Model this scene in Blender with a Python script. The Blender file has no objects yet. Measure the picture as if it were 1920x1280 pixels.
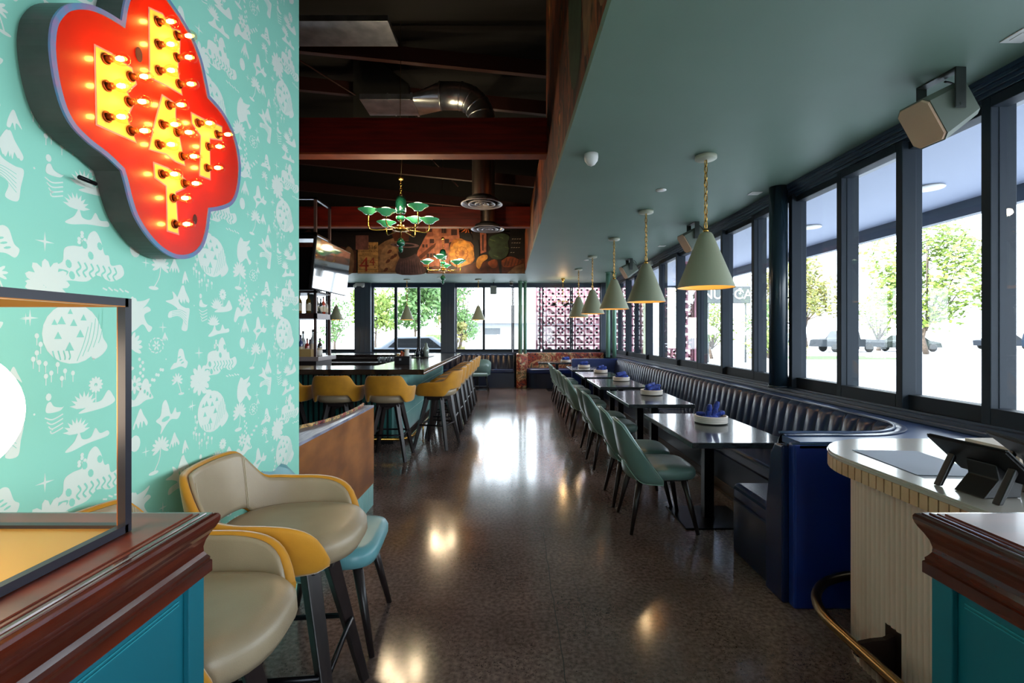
import bpy, bmesh, math, random
from mathutils import Vector, Matrix
PI = math.pi
S = bpy.context.scene
C = S.collection
RND = random.Random(7)

# ------------------------------------------------------------ camera, world, sun, exposure
EYE = 1.47
cam_d = bpy.data.cameras.new('camera'); cam = bpy.data.objects.new('camera', cam_d); C.objects.link(cam)
cam.location = (0, 0, EYE); cam.rotation_euler = (PI/2, 0, 0)
cam_d.sensor_width = 36; cam_d.lens = 900/1920*36
cam_d.shift_x = -2/1920; cam_d.shift_y = -14/1920
cam_d.clip_start = 0.02; cam_d.clip_end = 600
S.camera = cam
S.view_settings.view_transform = 'Standard'; S.view_settings.look = 'None'
S.view_settings.gamma = 1; S.view_settings.use_curve_mapping = False
S.view_settings.exposure = 0.1
w = bpy.data.worlds.new('sky'); S.world = w; w.use_nodes = True
wn = w.node_tree.nodes; wl = w.node_tree.links
bg = wn['Background']; bg.inputs[0].default_value = (0.83, 0.91, 1.0, 1); bg.inputs[1].default_value = 9.5
sun_d = bpy.data.lights.new('sun', 'SUN'); sun_d.energy = 10; sun_d.angle = 0.01; sun_d.color = (1, .95, .86)
sun = bpy.data.objects.new('sun', sun_d); C.objects.link(sun)
sun.rotation_euler = Vector((.85, .3, -.42)).to_track_quat('-Z', 'Y').to_euler()
def portal(loc, rot, sx, sy):
    d = bpy.data.lights.new('daylight_portal', 'AREA'); d.shape = 'RECTANGLE'; d.size = sx; d.size_y = sy
    d.cycles.is_portal = True
    o = bpy.data.objects.new('daylight_portal', d); C.objects.link(o); o.location = loc; o.rotation_euler = rot
portal((2.98, 6.0, 1.9), (0, PI/2, 0), 2.0, 17)      # right glazing, shining towards -X
portal((-1.8, 13.95, 1.9), (-PI/2, 0, 0), 9.6, 2.0)     # far glazing
portal((1.7, -3.1, 1.6), (PI/2, 0, 0), 1.9, 3.0)      # added glazing behind the viewer

# ------------------------------------------------------------ materials
def hx(h):
    h = h.lstrip('#'); v = [int(h[i:i+2], 16)/255 for i in (0, 2, 4)]
    return tuple((c/12.92 if c <= .04045 else ((c+.055)/1.055)**2.4) for c in v) + (1,)
MATS = {}
def mat(name, col, rough=.5, metal=0, noise=None, scale=8, stretch=(1,1,1), bump=0, emit=None, es=1, coat=0, trans=0, sheen=0, bscale=None, detail=4, spec=None):
    if name in MATS: return MATS[name]
    m = bpy.data.materials.new(name); m.use_nodes = True; MATS[name] = m
    N = m.node_tree.nodes; L = m.node_tree.links; p = N['Principled BSDF']
    c = hx(col) if isinstance(col, str) else col
    p.inputs['Base Color'].default_value = c; p.inputs['Roughness'].default_value = rough
    p.inputs['Metallic'].default_value = metal
    if coat: p.inputs['Coat Weight'].default_value = coat; p.inputs['Coat Roughness'].default_value = .08
    if trans: p.inputs['Transmission Weight'].default_value = trans
    if sheen: p.inputs['Sheen Weight'].default_value = sheen; p.inputs['Sheen Roughness'].default_value = .4
    if spec is not None: p.inputs['Specular IOR Level'].default_value = spec
    if emit: p.inputs['Emission Color'].default_value = hx(emit); p.inputs['Emission Strength'].default_value = es
    if noise or bump:
        tc = N.new('ShaderNodeTexCoord'); mp = N.new('ShaderNodeMapping'); mp.inputs['Scale'].default_value = stretch
        L.new(tc.outputs['Object'], mp.inputs[0])
        nz = N.new('ShaderNodeTexNoise'); nz.inputs['Scale'].default_value = scale; nz.inputs['Detail'].default_value = detail
        L.new(mp.outputs[0], nz.inputs['Vector'])
        if noise:
            cr = N.new('ShaderNodeValToRGB'); cr.color_ramp.elements[0].position = .35; cr.color_ramp.elements[1].position = .65
            cr.color_ramp.elements[0].color = c; cr.color_ramp.elements[1].color = hx(noise)
            L.new(nz.outputs[0], cr.inputs[0]); L.new(cr.outputs[0], p.inputs['Base Color'])
        if bump:
            nb = nz
            if bscale:
                nb = N.new('ShaderNodeTexNoise'); nb.inputs['Scale'].default_value = bscale; L.new(mp.outputs[0], nb.inputs['Vector'])
            b = N.new('ShaderNodeBump'); b.inputs['Strength'].default_value = bump; b.inputs['Distance'].default_value = .002
            L.new(nb.outputs[0], b.inputs['Height']); L.new(b.outputs[0], p.inputs['Normal'])
    return m
def emis(name, col, s):
    m = bpy.data.materials.new(name); m.use_nodes = True; MATS[name] = m
    N = m.node_tree.nodes; p = N['Principled BSDF']; p.inputs['Base Color'].default_value = hx(col)
    p.inputs['Emission Color'].default_value = hx(col); p.inputs['Emission Strength'].default_value = s
    return m
def glassmat(name, tint=(1,1,1,1), refl=.08, alpha=.0, rough=0.0, fres=True):
    m = bpy.data.materials.new(name); m.use_nodes = True; MATS[name] = m
    N = m.node_tree.nodes; L = m.node_tree.links; N.clear()
    o = N.new('ShaderNodeOutputMaterial'); mx = N.new('ShaderNodeMixShader'); t = N.new('ShaderNodeBsdfTransparent'); t.inputs[0].default_value = tint
    g = N.new('ShaderNodeBsdfGlossy'); g.inputs['Roughness'].default_value = rough
    lw = N.new('ShaderNodeLayerWeight'); lw.inputs[0].default_value = .5
    pw = N.new('ShaderNodeMath'); pw.operation = 'POWER'; pw.inputs[1].default_value = 5; L.new(lw.outputs['Facing'], pw.inputs[0])
    f = N.new('ShaderNodeMapRange'); f.inputs[3].default_value = .03; f.inputs[4].default_value = .7; L.new(pw.outputs[0], f.inputs[0])
    L.new(f.outputs[0], mx.inputs[0]); L.new(t.outputs[0], mx.inputs[1]); L.new(g.outputs[0], mx.inputs[2]); L.new(mx.outputs[0], o.inputs[0])
    return m

teal_ceiling = mat('teal_ceiling_paint', '#6d8375', .55, noise='#687e70', scale=1.2)
header_mat = mat('navy_window_frame', '#26354a', .38)
frame_mat = mat('charcoal_window_frame', '#1f2730', .6, spec=.2)
wall_dark = mat('dark_slate_wall', '#2c3a46', .6)
wood_beam = mat('red_stained_timber', '#7c1d0d', .4, noise='#561207', scale=3, stretch=(.6, 6, 8))
roof_mat = mat('dark_roof_boards', '#120b0a', .85, noise='#0a0706', scale=2, stretch=(.3, 6, 1))
orange_edge = mat('orange_lit_timber', '#a0420f', .75, noise='#84340c', scale=6, stretch=(1,1,.3))
glass = glassmat('window_glass', (.97,.99,.99,1))
green_post = mat('sage_painted_steel', '#6f9a86', .3)
yellow = mat('mustard_velvet', '#c98a12', .7, noise='#b87d10', scale=9, sheen=.5, bump=.15, bscale=300)
beige = mat('taupe_leather', '#9f8e74', .36, noise='#95846b', scale=5, bump=.25, bscale=420)
darkwood = mat('ebonised_wood', '#1d1717', .35, noise='#2a2120', scale=6, stretch=(8,8,1))
blackmetal = mat('black_metal', '#15151a', .3, metal=.6)
green_leather = mat('sage_green_leather', '#6c8883', .33, noise='#66817c', scale=4, bump=.15, bscale=260)
aqua_leather = mat('aqua_leather', '#6aa0a6', .33, noise='#62989e', scale=4, bump=.15, bscale=260)
navy = mat('navy_leather', '#14244a', .27, noise='#101f42', scale=3, bump=.12, bscale=260)
flute_mat = mat('charcoal_navy_leather', '#2c3a60', .3, noise='#283557', scale=3, bump=.1, bscale=260)
piping_mat = mat('steel_blue_piping', '#3a4a68', .3)
tabletop_mat = mat('dark_oak_tabletop', '#2a2f30', .24, noise='#1e2327', scale=14, stretch=(.5, 6, 1), bump=.4, coat=.4)
plinth = mat('brown_plinth', '#4b3a32', .5, noise='#3a2c26', scale=8, stretch=(1,.2,1))
brass = mat('brushed_brass', '#c79a4a', .25, metal=1)
agedbrass = mat('aged_brass', '#8f7650', .3, metal=1)
sage = mat('sage_lamp_enamel', '#90937a', .5)
gold_in = mat('gilded_shade_lining', '#d8a860', .4)
canopy_mat = mat('cream_canopy', '#a9ab95', .4)
white_pl = mat('white_plastic', '#d8d6d0', .4)
bulb_m = emis('warm_bulb', '#ffd9a0', 12)
steel = mat('galvanised_steel', '#dcdde2', .32, metal=1, noise='#b4b8c0', scale=5)
mahog = mat('mahogany', '#5c2110', .2, noise='#3d150b', scale=5, stretch=(6,1,8), coat=.8)
mahog_top = mat('mahogany_top', '#6e2c14', .34, noise='#57200f', scale=3, stretch=(1.2,7,1), coat=.15)
teal_cab = mat('teal_cabinet_paint', '#0c606e', .42)
walnut = mat('figured_walnut', '#a0642f', .4, noise='#70401c', scale=2.2, stretch=(1,1.2,2.4), detail=8)
teal_tile = mat('teal_glazed_tile', '#8cc4c0', .25, noise='#7cb4b0', scale=2)
bar_slat = mat('teal_bar_slat', '#2b6560', .4)
bar_top_mat = mat('dark_bar_top', '#2a201d', .14, noise='#1d1613', scale=3, stretch=(.5,6,1), coat=.5)
steel_edge = mat('pale_metal_edge', '#a49c9a', .25, metal=.8)
cream_flute = mat('cream_fluted_wood', '#e6c4b2', .5, noise='#dcb8a4', scale=2, stretch=(4,4,.6))
counter_top = mat('pale_counter_top', '#b9aea4', .22, coat=.3)
black_pl = mat('black_plastic', '#0b0c10', .45)
napkin_mat = mat('cobalt_napkin', '#16399a', .75, noise='#0d2258', scale=25)
ringwhite = mat('ivory_ceramic', '#d9cfc4', .4)
pink_block = mat('pink_breeze_block', '#b4808c', .8, noise='#a6727e', scale=6)
ground_m = mat('pale_paving', '#adb0b4', .8, noise='#a3a7ad', scale=.6)
grass_m = mat('mown_grass', '#40602a', .9, noise='#365422', scale=4)
leaf_m = mat('leaf_green', '#5f7a2c', .6, noise='#7f9040', scale=2)
leaf2_m = mat('autumn_leaf', '#86793c', .6, noise='#66742e', scale=2)
leaf3_m = mat('dark_leaf', '#3f6330', .6, noise='#5b7a3e', scale=2)
bark_m = mat('bark', '#5e5046', .9, noise='#4a3f36', scale=9)
paper_m = mat('grey_paper', '#8d93a3', .6)
paint_white = mat('pale_vehicle_paint', '#b4bac2', .3)
rubber = mat('rubber', '#1b1b1b', .8)

# polished concrete floor
def floor_mat():
    m = bpy.data.materials.new('polished_concrete'); m.use_nodes = True
    N = m.node_tree.nodes; L = m.node_tree.links; p = N['Principled BSDF']
    tc = N.new('ShaderNodeTexCoord')
    n1 = N.new('ShaderNodeTexNoise'); n1.inputs['Scale'].default_value = .9; n1.inputs['Detail'].default_value = 6; L.new(tc.outputs['Object'], n1.inputs['Vector'])
    r1 = N.new('ShaderNodeValToRGB'); e = r1.color_ramp.elements; e[0].position = .35; e[0].color = hx('#6b5751'); e[1].position = .68; e[1].color = hx('#96817a')
    L.new(n1.outputs[0], r1.inputs[0])
    n2 = N.new('ShaderNodeTexNoise'); n2.inputs['Scale'].default_value = 45; n2.inputs['Detail'].default_value = 3; L.new(tc.outputs['Object'], n2.inputs['Vector'])
    r2 = N.new('ShaderNodeValToRGB'); e = r2.color_ramp.elements; e[0].position = .35; e[0].color = (.55,.55,.55,1); e[1].position = .65; e[1].color = (1.15,1.15,1.15,1)
    L.new(n2.outputs[0], r2.inputs[0])
    mul = N.new('ShaderNodeMix'); mul.data_type = 'RGBA'; mul.blend_type = 'MULTIPLY'; mul.inputs[0].default_value = 1
    L.new(r1.outputs[0], mul.inputs[6]); L.new(r2.outputs[0], mul.inputs[7])
    # dark aggregate chips
    mp = N.new('ShaderNodeMapping'); L.new(tc.outputs['Object'], mp.inputs[0])
    nd = N.new('ShaderNodeTexNoise'); nd.inputs['Scale'].default_value = 60; L.new(tc.outputs['Object'], nd.inputs['Vector'])
    ad = N.new('ShaderNodeMix'); ad.data_type = 'RGBA'; ad.blend_type = 'LINEAR_LIGHT'; ad.inputs[0].default_value = .03
    L.new(tc.outputs['Object'], ad.inputs[6]); L.new(nd.outputs[1], ad.inputs[7])
    v = N.new('ShaderNodeTexVoronoi'); v.inputs['Scale'].default_value = 58; L.new(ad.outputs[2], v.inputs['Vector'])
    n3 = N.new('ShaderNodeTexNoise'); n3.inputs['Scale'].default_value = 2.2; n3.inputs['Detail'].default_value = 4; L.new(tc.outputs['Object'], n3.inputs['Vector'])
    mr = N.new('ShaderNodeMapRange'); mr.inputs[1].default_value = .35; mr.inputs[2].default_value = .7; mr.inputs[3].default_value = .10; mr.inputs[4].default_value = .36; L.new(n3.outputs[0], mr.inputs[0])
    lt = N.new('ShaderNodeMath'); lt.operation = 'LESS_THAN'; L.new(v.outputs['Distance'], lt.inputs[0]); L.new(mr.outputs[0], lt.inputs[1])
    sc = N.new('ShaderNodeMath'); sc.operation = 'MULTIPLY'; sc.inputs[1].default_value = .8
    L.new(lt.outputs[0], sc.inputs[0])
    mx = N.new('ShaderNodeMix'); mx.data_type = 'RGBA'; mx.inputs[7].default_value = hx('#1d1a1c'); L.new(sc.outputs[0], mx.inputs[0]); L.new(mul.outputs[2], mx.inputs[6])
    L.new(mx.outputs[2], p.inputs['Base Color'])
    rr = N.new('ShaderNodeMapRange'); rr.inputs[3].default_value = .09; rr.inputs[4].default_value = .19; L.new(n1.outputs[0], rr.inputs[0]); L.new(rr.outputs[0], p.inputs['Roughness'])
    p.inputs['Specular IOR Level'].default_value = .6
    b = N.new('ShaderNodeBump'); b.inputs['Strength'].default_value = .06; b.inputs['Distance'].default_value = .004
    n4 = N.new('ShaderNodeTexNoise'); n4.inputs['Scale'].default_value = 3.5; L.new(tc.outputs['Object'], n4.inputs['Vector']); L.new(n4.outputs[0], b.inputs['Height']); L.new(b.outputs[0], p.inputs['Normal'])
    return m
floor_m = floor_mat()

def collage_mat(name, sc, stretch, cols):
    m = bpy.data.materials.new(name); m.use_nodes = True
    N = m.node_tree.nodes; L = m.node_tree.links; p = N['Principled BSDF']; p.inputs['Roughness'].default_value = .55
    tc = N.new('ShaderNodeTexCoord'); mp = N.new('ShaderNodeMapping'); mp.inputs['Scale'].default_value = stretch; L.new(tc.outputs['Object'], mp.inputs[0])
    nz = N.new('ShaderNodeTexNoise'); nz.inputs['Scale'].default_value = sc; nz.inputs['Detail'].default_value = 5; nz.inputs['Distortion'].default_value = 1.2; L.new(mp.outputs[0], nz.inputs['Vector'])
    cr = N.new('ShaderNodeValToRGB'); L.new(nz.outputs[0], cr.inputs[0]); el = cr.color_ramp.elements
    el[0].position = .3; el[0].color = hx(cols[0]); el[1].position = .7; el[1].color = hx(cols[-1])
    for i, c in enumerate(cols[1:-1]):
        e = el.new(.3 + .4*(i+1)/(len(cols)-1)); e.color = hx(c)
    L.new(cr.outputs[0], p.inputs['Base Color']); return m
mural_side_m = collage_mat('collage_mural_print', 1.6, (1, 1.6, .8), ['#140b08', '#20110a', '#7a3410', '#24120b', '#96481a', '#24301c', '#d8863c'])
floral_m = collage_mat('floral_upholstery', 5, (1,1,1), ['#151a2c', '#1d2438', '#b0482a', '#5a1a1c', '#dba070', '#3b4a3c', '#e8c79a', '#c2462a'])
fabric_m = collage_mat('patterned_piping', 14, (1,1,1), ['#141414', '#b03a3a', '#1d5a48', '#e0b070', '#1a1a1a', '#d06a50'])

# ------------------------------------------------------------ mesh builder
class MB:
    def __init__(s): s.bm = bmesh.new(); s.mi = 0
    def quad(s, pts, mi=None):
        vs = [s.bm.verts.new(p) for p in pts]
        f = s.bm.faces.new(vs); f.material_index = s.mi if mi is None else mi; return f
    def box(s, x0, x1, y0, y1, z0, z1, bev=0, seg=2, mi=None):
        t = bmesh.new()
        bmesh.ops.create_cube(t, size=1, matrix=Matrix.Translation(((x0+x1)/2, (y0+y1)/2, (z0+z1)/2)) @ Matrix.Diagonal((abs(x1-x0), abs(y1-y0), abs(z1-z0), 1)))
        if bev: bmesh.ops.bevel(t, geom=t.edges[:], offset=bev, segments=seg, affect='EDGES', profile=.5)
        s.merge(t, mi=mi)
    def merge(s, t, M=None, mi=None):
        mp = {}
        for v in t.verts: mp[v] = s.bm.verts.new(M @ v.co if M else v.co)
        for f in t.faces:
            try:
                g = s.bm.faces.new([mp[v] for v in f.verts]); g.material_index = s.mi if mi is None else mi; g.smooth = f.smooth
            except ValueError: pass
        t.free()
    def rod(s, a, b, r0, r1=None, n=12, mi=None, cap=True, sq=False):
        r1 = r0 if r1 is None else r1
        a = Vector(a); b = Vector(b); d = (b-a).normalized()
        u = d.orthogonal().normalized() if abs(d.z) < .999 else Vector((1,0,0))
        if abs(d.z) < .999 and abs(d.z) > .3: u = Vector((0,0,1)).cross(d).normalized()
        v = d.cross(u).normalized(); A = []; B = []
        for i in range(n):
            t = 2*PI*(i+(.5 if sq else 0))/n; e = u*math.cos(t) + v*math.sin(t)
            A.append(s.bm.verts.new(a+e*r0)); B.append(s.bm.verts.new(b+e*r1))
        for i in range(n):
            f = s.bm.faces.new((A[i], A[(i+1)%n], B[(i+1)%n], B[i])); f.smooth = not sq; f.material_index = s.mi if mi is None else mi
        if cap:
            for R in (A[::-1], B):
                f = s.bm.faces.new(R); f.material_index = s.mi if mi is None else mi
    def tube(s, pts, r, n=8, closed=False, mi=None):
        pts = [Vector(p) for p in pts]; N = len(pts); rings = []; up = None
        for i, p in enumerate(pts):
            a = pts[(i-1) % N] if (closed or i > 0) else p; b = pts[(i+1) % N] if (closed or i < N-1) else p
            d = (b-a).normalized()
            if up is None: u = d.orthogonal().normalized()
            else: u = (up - d*up.dot(d)).normalized()
            up = u; v = d.cross(u); rr = r[i] if isinstance(r, (list, tuple)) else r
            rings.append([s.bm.verts.new(p + (u*math.cos(2*PI*k/n) + v*math.sin(2*PI*k/n))*rr) for k in range(n)])
        for i in range(N if closed else N-1):
            A = rings[i]; B = rings[(i+1) % N]
            for k in range(n):
                try: f = s.bm.faces.new((A[k], A[(k+1)%n], B[(k+1)%n], B[k]))
                except ValueError: continue
                f.smooth = True; f.material_index = s.mi if mi is None else mi
        if not closed:
            for R in (rings[0][::-1], rings[-1]): s.bm.faces.new(R).material_index = s.mi if mi is None else mi
    def lathe(s, prof, n=24, c=(0,0,0), mi=None, M=None, smooth=True):
        c = Vector(c); rings = []
        for r, z in prof:
            if r < 1e-6: rings.append([s.bm.verts.new((M @ Vector((0,0,z)) if M else Vector((0,0,z))) + c)])
            else: rings.append([s.bm.verts.new((M @ Vector((r*math.cos(2*PI*k/n), r*math.sin(2*PI*k/n), z)) if M else Vector((r*math.cos(2*PI*k/n), r*math.sin(2*PI*k/n), z))) + c) for k in range(n)])
        for A, B in zip(rings, rings[1:]):
            for k in range(n):
                k2 = (k+1) % n
                if len(A) == 1 and len(B) == 1: continue
                if len(A) == 1: vs = (A[0], B[k2], B[k])
                elif len(B) == 1: vs = (A[k], A[k2], B[0])
                else: vs = (A[k], A[k2], B[k2], B[k])
                try: f = s.bm.faces.new(vs)
                except ValueError: continue
                f.smooth = smooth; f.material_index = s.mi if mi is None else mi
    def prism(s, poly, z0, z1, axis='z', mi=None, smooth=False):
        def P(a, b, h): return {'z': (a, b, h), 'x': (h, a, b), 'y': (a, h, b)}[axis]
        A = [s.bm.verts.new(P(a, b, z0)) for a, b in poly]; B = [s.bm.verts.new(P(a, b, z1)) for a, b in poly]; n = len(poly)
        m = s.mi if mi is None else mi
        for i in range(n):
            f = s.bm.faces.new((A[i], A[(i+1)%n], B[(i+1)%n], B[i])); f.material_index = m; f.smooth = smooth
        s.bm.faces.new(A[::-1]).material_index = m; s.bm.faces.new(B).material_index = m
    def loft(s, rings, closed=True, cap=True, mi=None, smooth=True):
        V = [[s.bm.verts.new(p) for p in r] for r in rings]; n = len(rings[0]); m = s.mi if mi is None else mi
        for A, B in zip(V, V[1:]):
            for k in range(n if closed else n-1):
                f = s.bm.faces.new((A[k], A[(k+1)%n], B[(k+1)%n], B[k])); f.material_index = m; f.smooth = smooth
        if cap and closed:
            s.bm.faces.new(V[0][::-1]).material_index = m; s.bm.faces.new(V[-1]).material_index = m
    def build(s, name, mats, parent=None, bevel=0, sub=0, fixn=True, label=None, auto=False):
        if fixn: bmesh.ops.recalc_face_normals(s.bm, faces=s.bm.faces[:])
        me = bpy.data.meshes.new(name); s.bm.to_mesh(me); s.bm.free()
        for m in (mats if isinstance(mats, (list, tuple)) else [mats]): me.materials.append(m)
        o = bpy.data.objects.new(name, me); C.objects.link(o)
        if parent: o.parent = parent
        if bevel:
            b = o.modifiers.new('bevel', 'BEVEL'); b.width = bevel; b.segments = 2; b.limit_method = 'ANGLE'
        if sub:
            b = o.modifiers.new('subdivision', 'SUBSURF'); b.levels = sub; b.render_levels = sub
        if label: o['label'] = label
        return o

def empty(name, label, cat, loc=(0,0,0), rz=0, group=None):
    o = bpy.data.objects.new(name, None); C.objects.link(o); o.location = loc; o.rotation_euler = (0,0,rz); o.empty_display_size = .05
    o['label'] = label; o['category'] = cat
    if group: o['group'] = group
    return o
def tag(o, label, cat, group=None):
    o['label'] = label; o['category'] = cat
    if group: o['group'] = group
    return o
def struct(o): o['kind'] = 'structure'; return o
def sempty(name, loc=(0,0,0)):
    o = bpy.data.objects.new(name, None); C.objects.link(o); o.location = loc; o['kind'] = 'structure'; return o
def dup(root, loc, rz=None, label=None):
    r = root.copy(); C.objects.link(r); r.location = loc
    if rz is not None: r.rotation_euler = (0,0,rz)
    if label: r['label'] = label
    for ch in list(root.children):
        c = ch.copy(); C.objects.link(c); c.parent = r
        for g in list(ch.children):
            d = g.copy(); C.objects.link(d); d.parent = c
    return r
def B(name, m, b, parent=None, bev=0, rb=0, seg=2):
    k = MB(); k.box(*b, bev=rb, seg=seg); return k.build(name, m, parent, bevel=bev)
def lamp(parent, loc, energy, col, r=.03):
    d = bpy.data.lights.new('lamp_light', 'POINT'); d.energy = energy; d.color = col; d.shadow_soft_size = r
    o = bpy.data.objects.new('lamp_light', d); C.objects.link(o); o.parent = parent; o.location = loc; return o
def text_to(mb, txt, size, M, mi=0, ext=.0008):
    cu = bpy.data.curves.new('t', 'FONT'); cu.body = txt; cu.size = size; cu.extrude = ext; cu.align_x = 'CENTER'; cu.align_y = 'CENTER'
    ob = bpy.data.objects.new('t', cu); C.objects.link(ob)
    me = bpy.data.meshes.new_from_object(ob.evaluated_get(bpy.context.evaluated_depsgraph_get()))
    t = bmesh.new(); t.from_mesh(me); mb.merge(t, M, mi)
    bpy.data.objects.remove(ob); bpy.data.curves.remove(cu); bpy.data.meshes.remove(me)
def spline(pts, n=6, closed=True):
    out = []; N = len(pts)
    for i in range(N if closed else N-1):
        p0 = pts[(i-1)%N] if closed or i > 0 else pts[i]; p1 = pts[i]; p2 = pts[(i+1)%N]; p3 = pts[(i+2)%N] if closed or i < N-2 else pts[(i+1)%N]
        for k in range(n):
            t = k/n
            out.append(tuple(.5*((2*p1[j]) + (-p0[j]+p2[j])*t + (2*p0[j]-5*p1[j]+4*p2[j]-p3[j])*t*t + (-p0[j]+3*p1[j]-3*p2[j]+p3[j])*t**3) for j in range(len(p1))))
    if not closed: out.append(tuple(pts[-1]))
    return out

def sstep(a, b_, x): t_ = max(0, min(1, (x-a)/(b_-a))); return t_*t_*(3-2*t_)

# ------------------------------------------------------------ room shell
CZ = 2.92; RX = 2.75; FY = 13.7; SY = 11.45
def sofx(y): return .46 - .0157*y
fl = MB(); fl.box(-8.1, 2.95, -3.2, 13.9, -.1, 0)
struct(fl.build('floor', floor_m))
cr = mat('floor_crack', '#2a2321', .7); crl = mat('pale_floor_crack', '#9a8a80', .6)
k = MB()
def crack(pts, wd, z=.0006):
    for a, b in zip(pts, pts[1:]):
        a = Vector(a); b = Vector(b); d = (b-a).normalized(); n = Vector((-d.y, d.x))*wd/2
        k.quad([(a.x-n.x, a.y-n.y, z), (b.x-n.x, b.y-n.y, z), (b.x+n.x, b.y+n.y, z), (a.x+n.x, a.y+n.y, z)])
r2 = random.Random(3)
crack([(-1.0+.12*i, 3.62+r2.uniform(-.03,.03)) for i in range(17)], .005)
crack([(.222+r2.uniform(-.005,.005), 3.55-.1*i) for i in range(30)], .005)
crack([(.36+r2.uniform(-.012,.012), 2.9-.07*i) for i in range(9)], .003)
crack([(-.45+r2.uniform(-.03,.03), 4.6-.06*i) for i in range(9)], .004)
struct(k.build('floor', cr, fixn=False))

k = MB(); L_ = [(sofx(-3.2), -3.2), (2.95, -3.2), (2.95, 13.9), (-8.1, 13.9), (-8.1, SY), (sofx(SY), SY)]
k.prism(L_, CZ, CZ+.06); struct(k.build('ceiling', teal_ceiling))
# tall mural wall over the soffit edge
k = MB(); k.prism([(sofx(-3.2), -3.2), (sofx(-3.2)+.1, -3.2), (sofx(5.45)+.1, 5.45), (sofx(5.45), 5.45)], CZ+.06, 5.7)
k.prism([(sofx(5.45), 5.45), (sofx(5.45)+.1, 5.45), (sofx(SY)+.1, SY+.1), (sofx(SY), SY)], CZ+.06, 3.86)
struct(k.build('wall_mural_side', mural_side_m))
struct(B('wall_attic_right', roof_mat, (.95, 1.05, -3.2, 11.5, 3.0, 5.7)))
struct(B('ceiling', roof_mat, (-8.1, 1.05, -3.2, 11.6, 5.7, 5.8)))
struct(B('wall_attic_far', roof_mat, (-8.1, .95, 11.5, 11.6, 3.9, 5.7)))
struct(B('wall_left_outer', wall_dark, (-8.2, -8.1, -3.2, 13.9, 0, 5.7)))
struct(B('wall_back_upper', roof_mat, (-8.1, 1.05, -3.3, -3.2, 3.0, 5.7)))
k = MB(); k.box(-8.1, .75, -3.3, -3.2, 0, 3.0); k.box(2.6, 2.95, -3.3, -3.2, 0, 3.0)
struct(k.build('wall_back', wall_dark))
# right wall: dado, sill, header, tracks
k = MB(); k.box(RX-.03, 2.95, -3.2, FY, 0, .9); struct(k.build('wall_right', wall_dark))
k = MB(); k.box(2.6, 2.95, -3.2, FY, .895, .925, bev=.006); k.box(2.64, 2.9, -3.2, FY, .925, .945)
for x in (2.69, 2.75, 2.81): k.box(x-.004, x+.004, -3.2, FY, .945, .957)
struct(k.build('trim_sill', header_mat))
k = MB(); k.box(2.66, 2.95, -3.2, FY, 2.895, CZ)
for i in range(4): k.box(2.672+.018*i, 2.95, -3.2, FY, 2.872-.024*i, 2.896-.024*i)
struct(k.build('trim_header', header_mat))
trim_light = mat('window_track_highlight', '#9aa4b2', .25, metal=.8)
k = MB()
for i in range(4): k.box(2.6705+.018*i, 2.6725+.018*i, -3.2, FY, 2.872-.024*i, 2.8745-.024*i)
struct(k.build('trim_track_highlight', trim_light))  # pale strips painted as highlights along the lower track edges

stiles = [1.46, 2.05, 2.735, 3.355, 3.97, 4.67, 5.40, 6.215, 7.035, 7.93, 8.85, 9.75, 10.65, 11.5, 12.35, 13.2, 13.62]
stiles = [-3.1, -2.4, -1.7, -1.0, -.3, .35, .9] + stiles
wn_i = 0
pane_objs = []
def sash(n, x, y0, y1, handle=False):
    w_ = sempty('window_%d' % n, (x, (y0+y1)/2, .95)); h = (y1-y0)/2
    k = MB(); t = .028; d = .05
    k.box(-d, d, -h, -h+t*2, 0, 1.86, bev=.004); k.box(-d, d, h-t*2, h, 0, 1.86, bev=.004)
    k.box(-d, d, -h+t*2, h-t*2, 0, .10, bev=.004); k.box(-d, d, -h+t*2, h-t*2, 1.80, 1.86, bev=.004)
    k.build('window_frame', frame_mat, w_)
    p = MB(); p.box(-.003, .003, -h+t*2-.005, h-t*2+.005, .095, 1.805); p.build('window_pane', glass, w_)
    if handle:
        q = MB(); q.tube([(-.05, -h+.03, .62), (-.095, -h+.03, .64), (-.095, -h+.03, .86), (-.05, -h+.03, .88)], .008); q.build('window_handle', blackmetal, w_)
    return w_
for i in range(len(stiles)-1):
    wn_i += 1
    sash(wn_i, 2.745 + (.045 if i % 2 else -.0), stiles[i]-.03, stiles[i+1]+.03, handle=(abs(stiles[i]-4.67) < .01))

# far wall
def fx(px): return (px-962)*FY/900
k = MB(); k.box(-8.1, 2.72, FY, 13.9, 0, .92); struct(k.build('wall_far', wall_dark))
struct(B('trim_far_sill', header_mat, (-8.1, 2.72, FY-.1, FY+.1, .92, .955)))
struct(B('trim_far_header', header_mat, (-8.1, 2.72, FY-.02, 13.9, 2.80, CZ)))
for a, b_ in ((667, 697), (828, 853), (1126, 1139)):
    k = MB(); k.box(fx(a), fx(b_), FY-.12, 13.88, .95, CZ-.001)
    for i in range(4 if b_-a > 20 else 0):
        xx = fx(a)+.04+i*(fx(b_)-fx(a)-.08)/3; k.box(xx-.008, xx+.008, FY-.128, FY-.12, .96, 2.85)
    struct(k.build('wall_far_pier', mat('slate_blue_pier', '#3a4654', .5)))
struct(B('wall_far_pier', MATS['slate_blue_pier'], (-8.1, -7.0, FY-.12, 13.88, .95, CZ-.001)))
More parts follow.
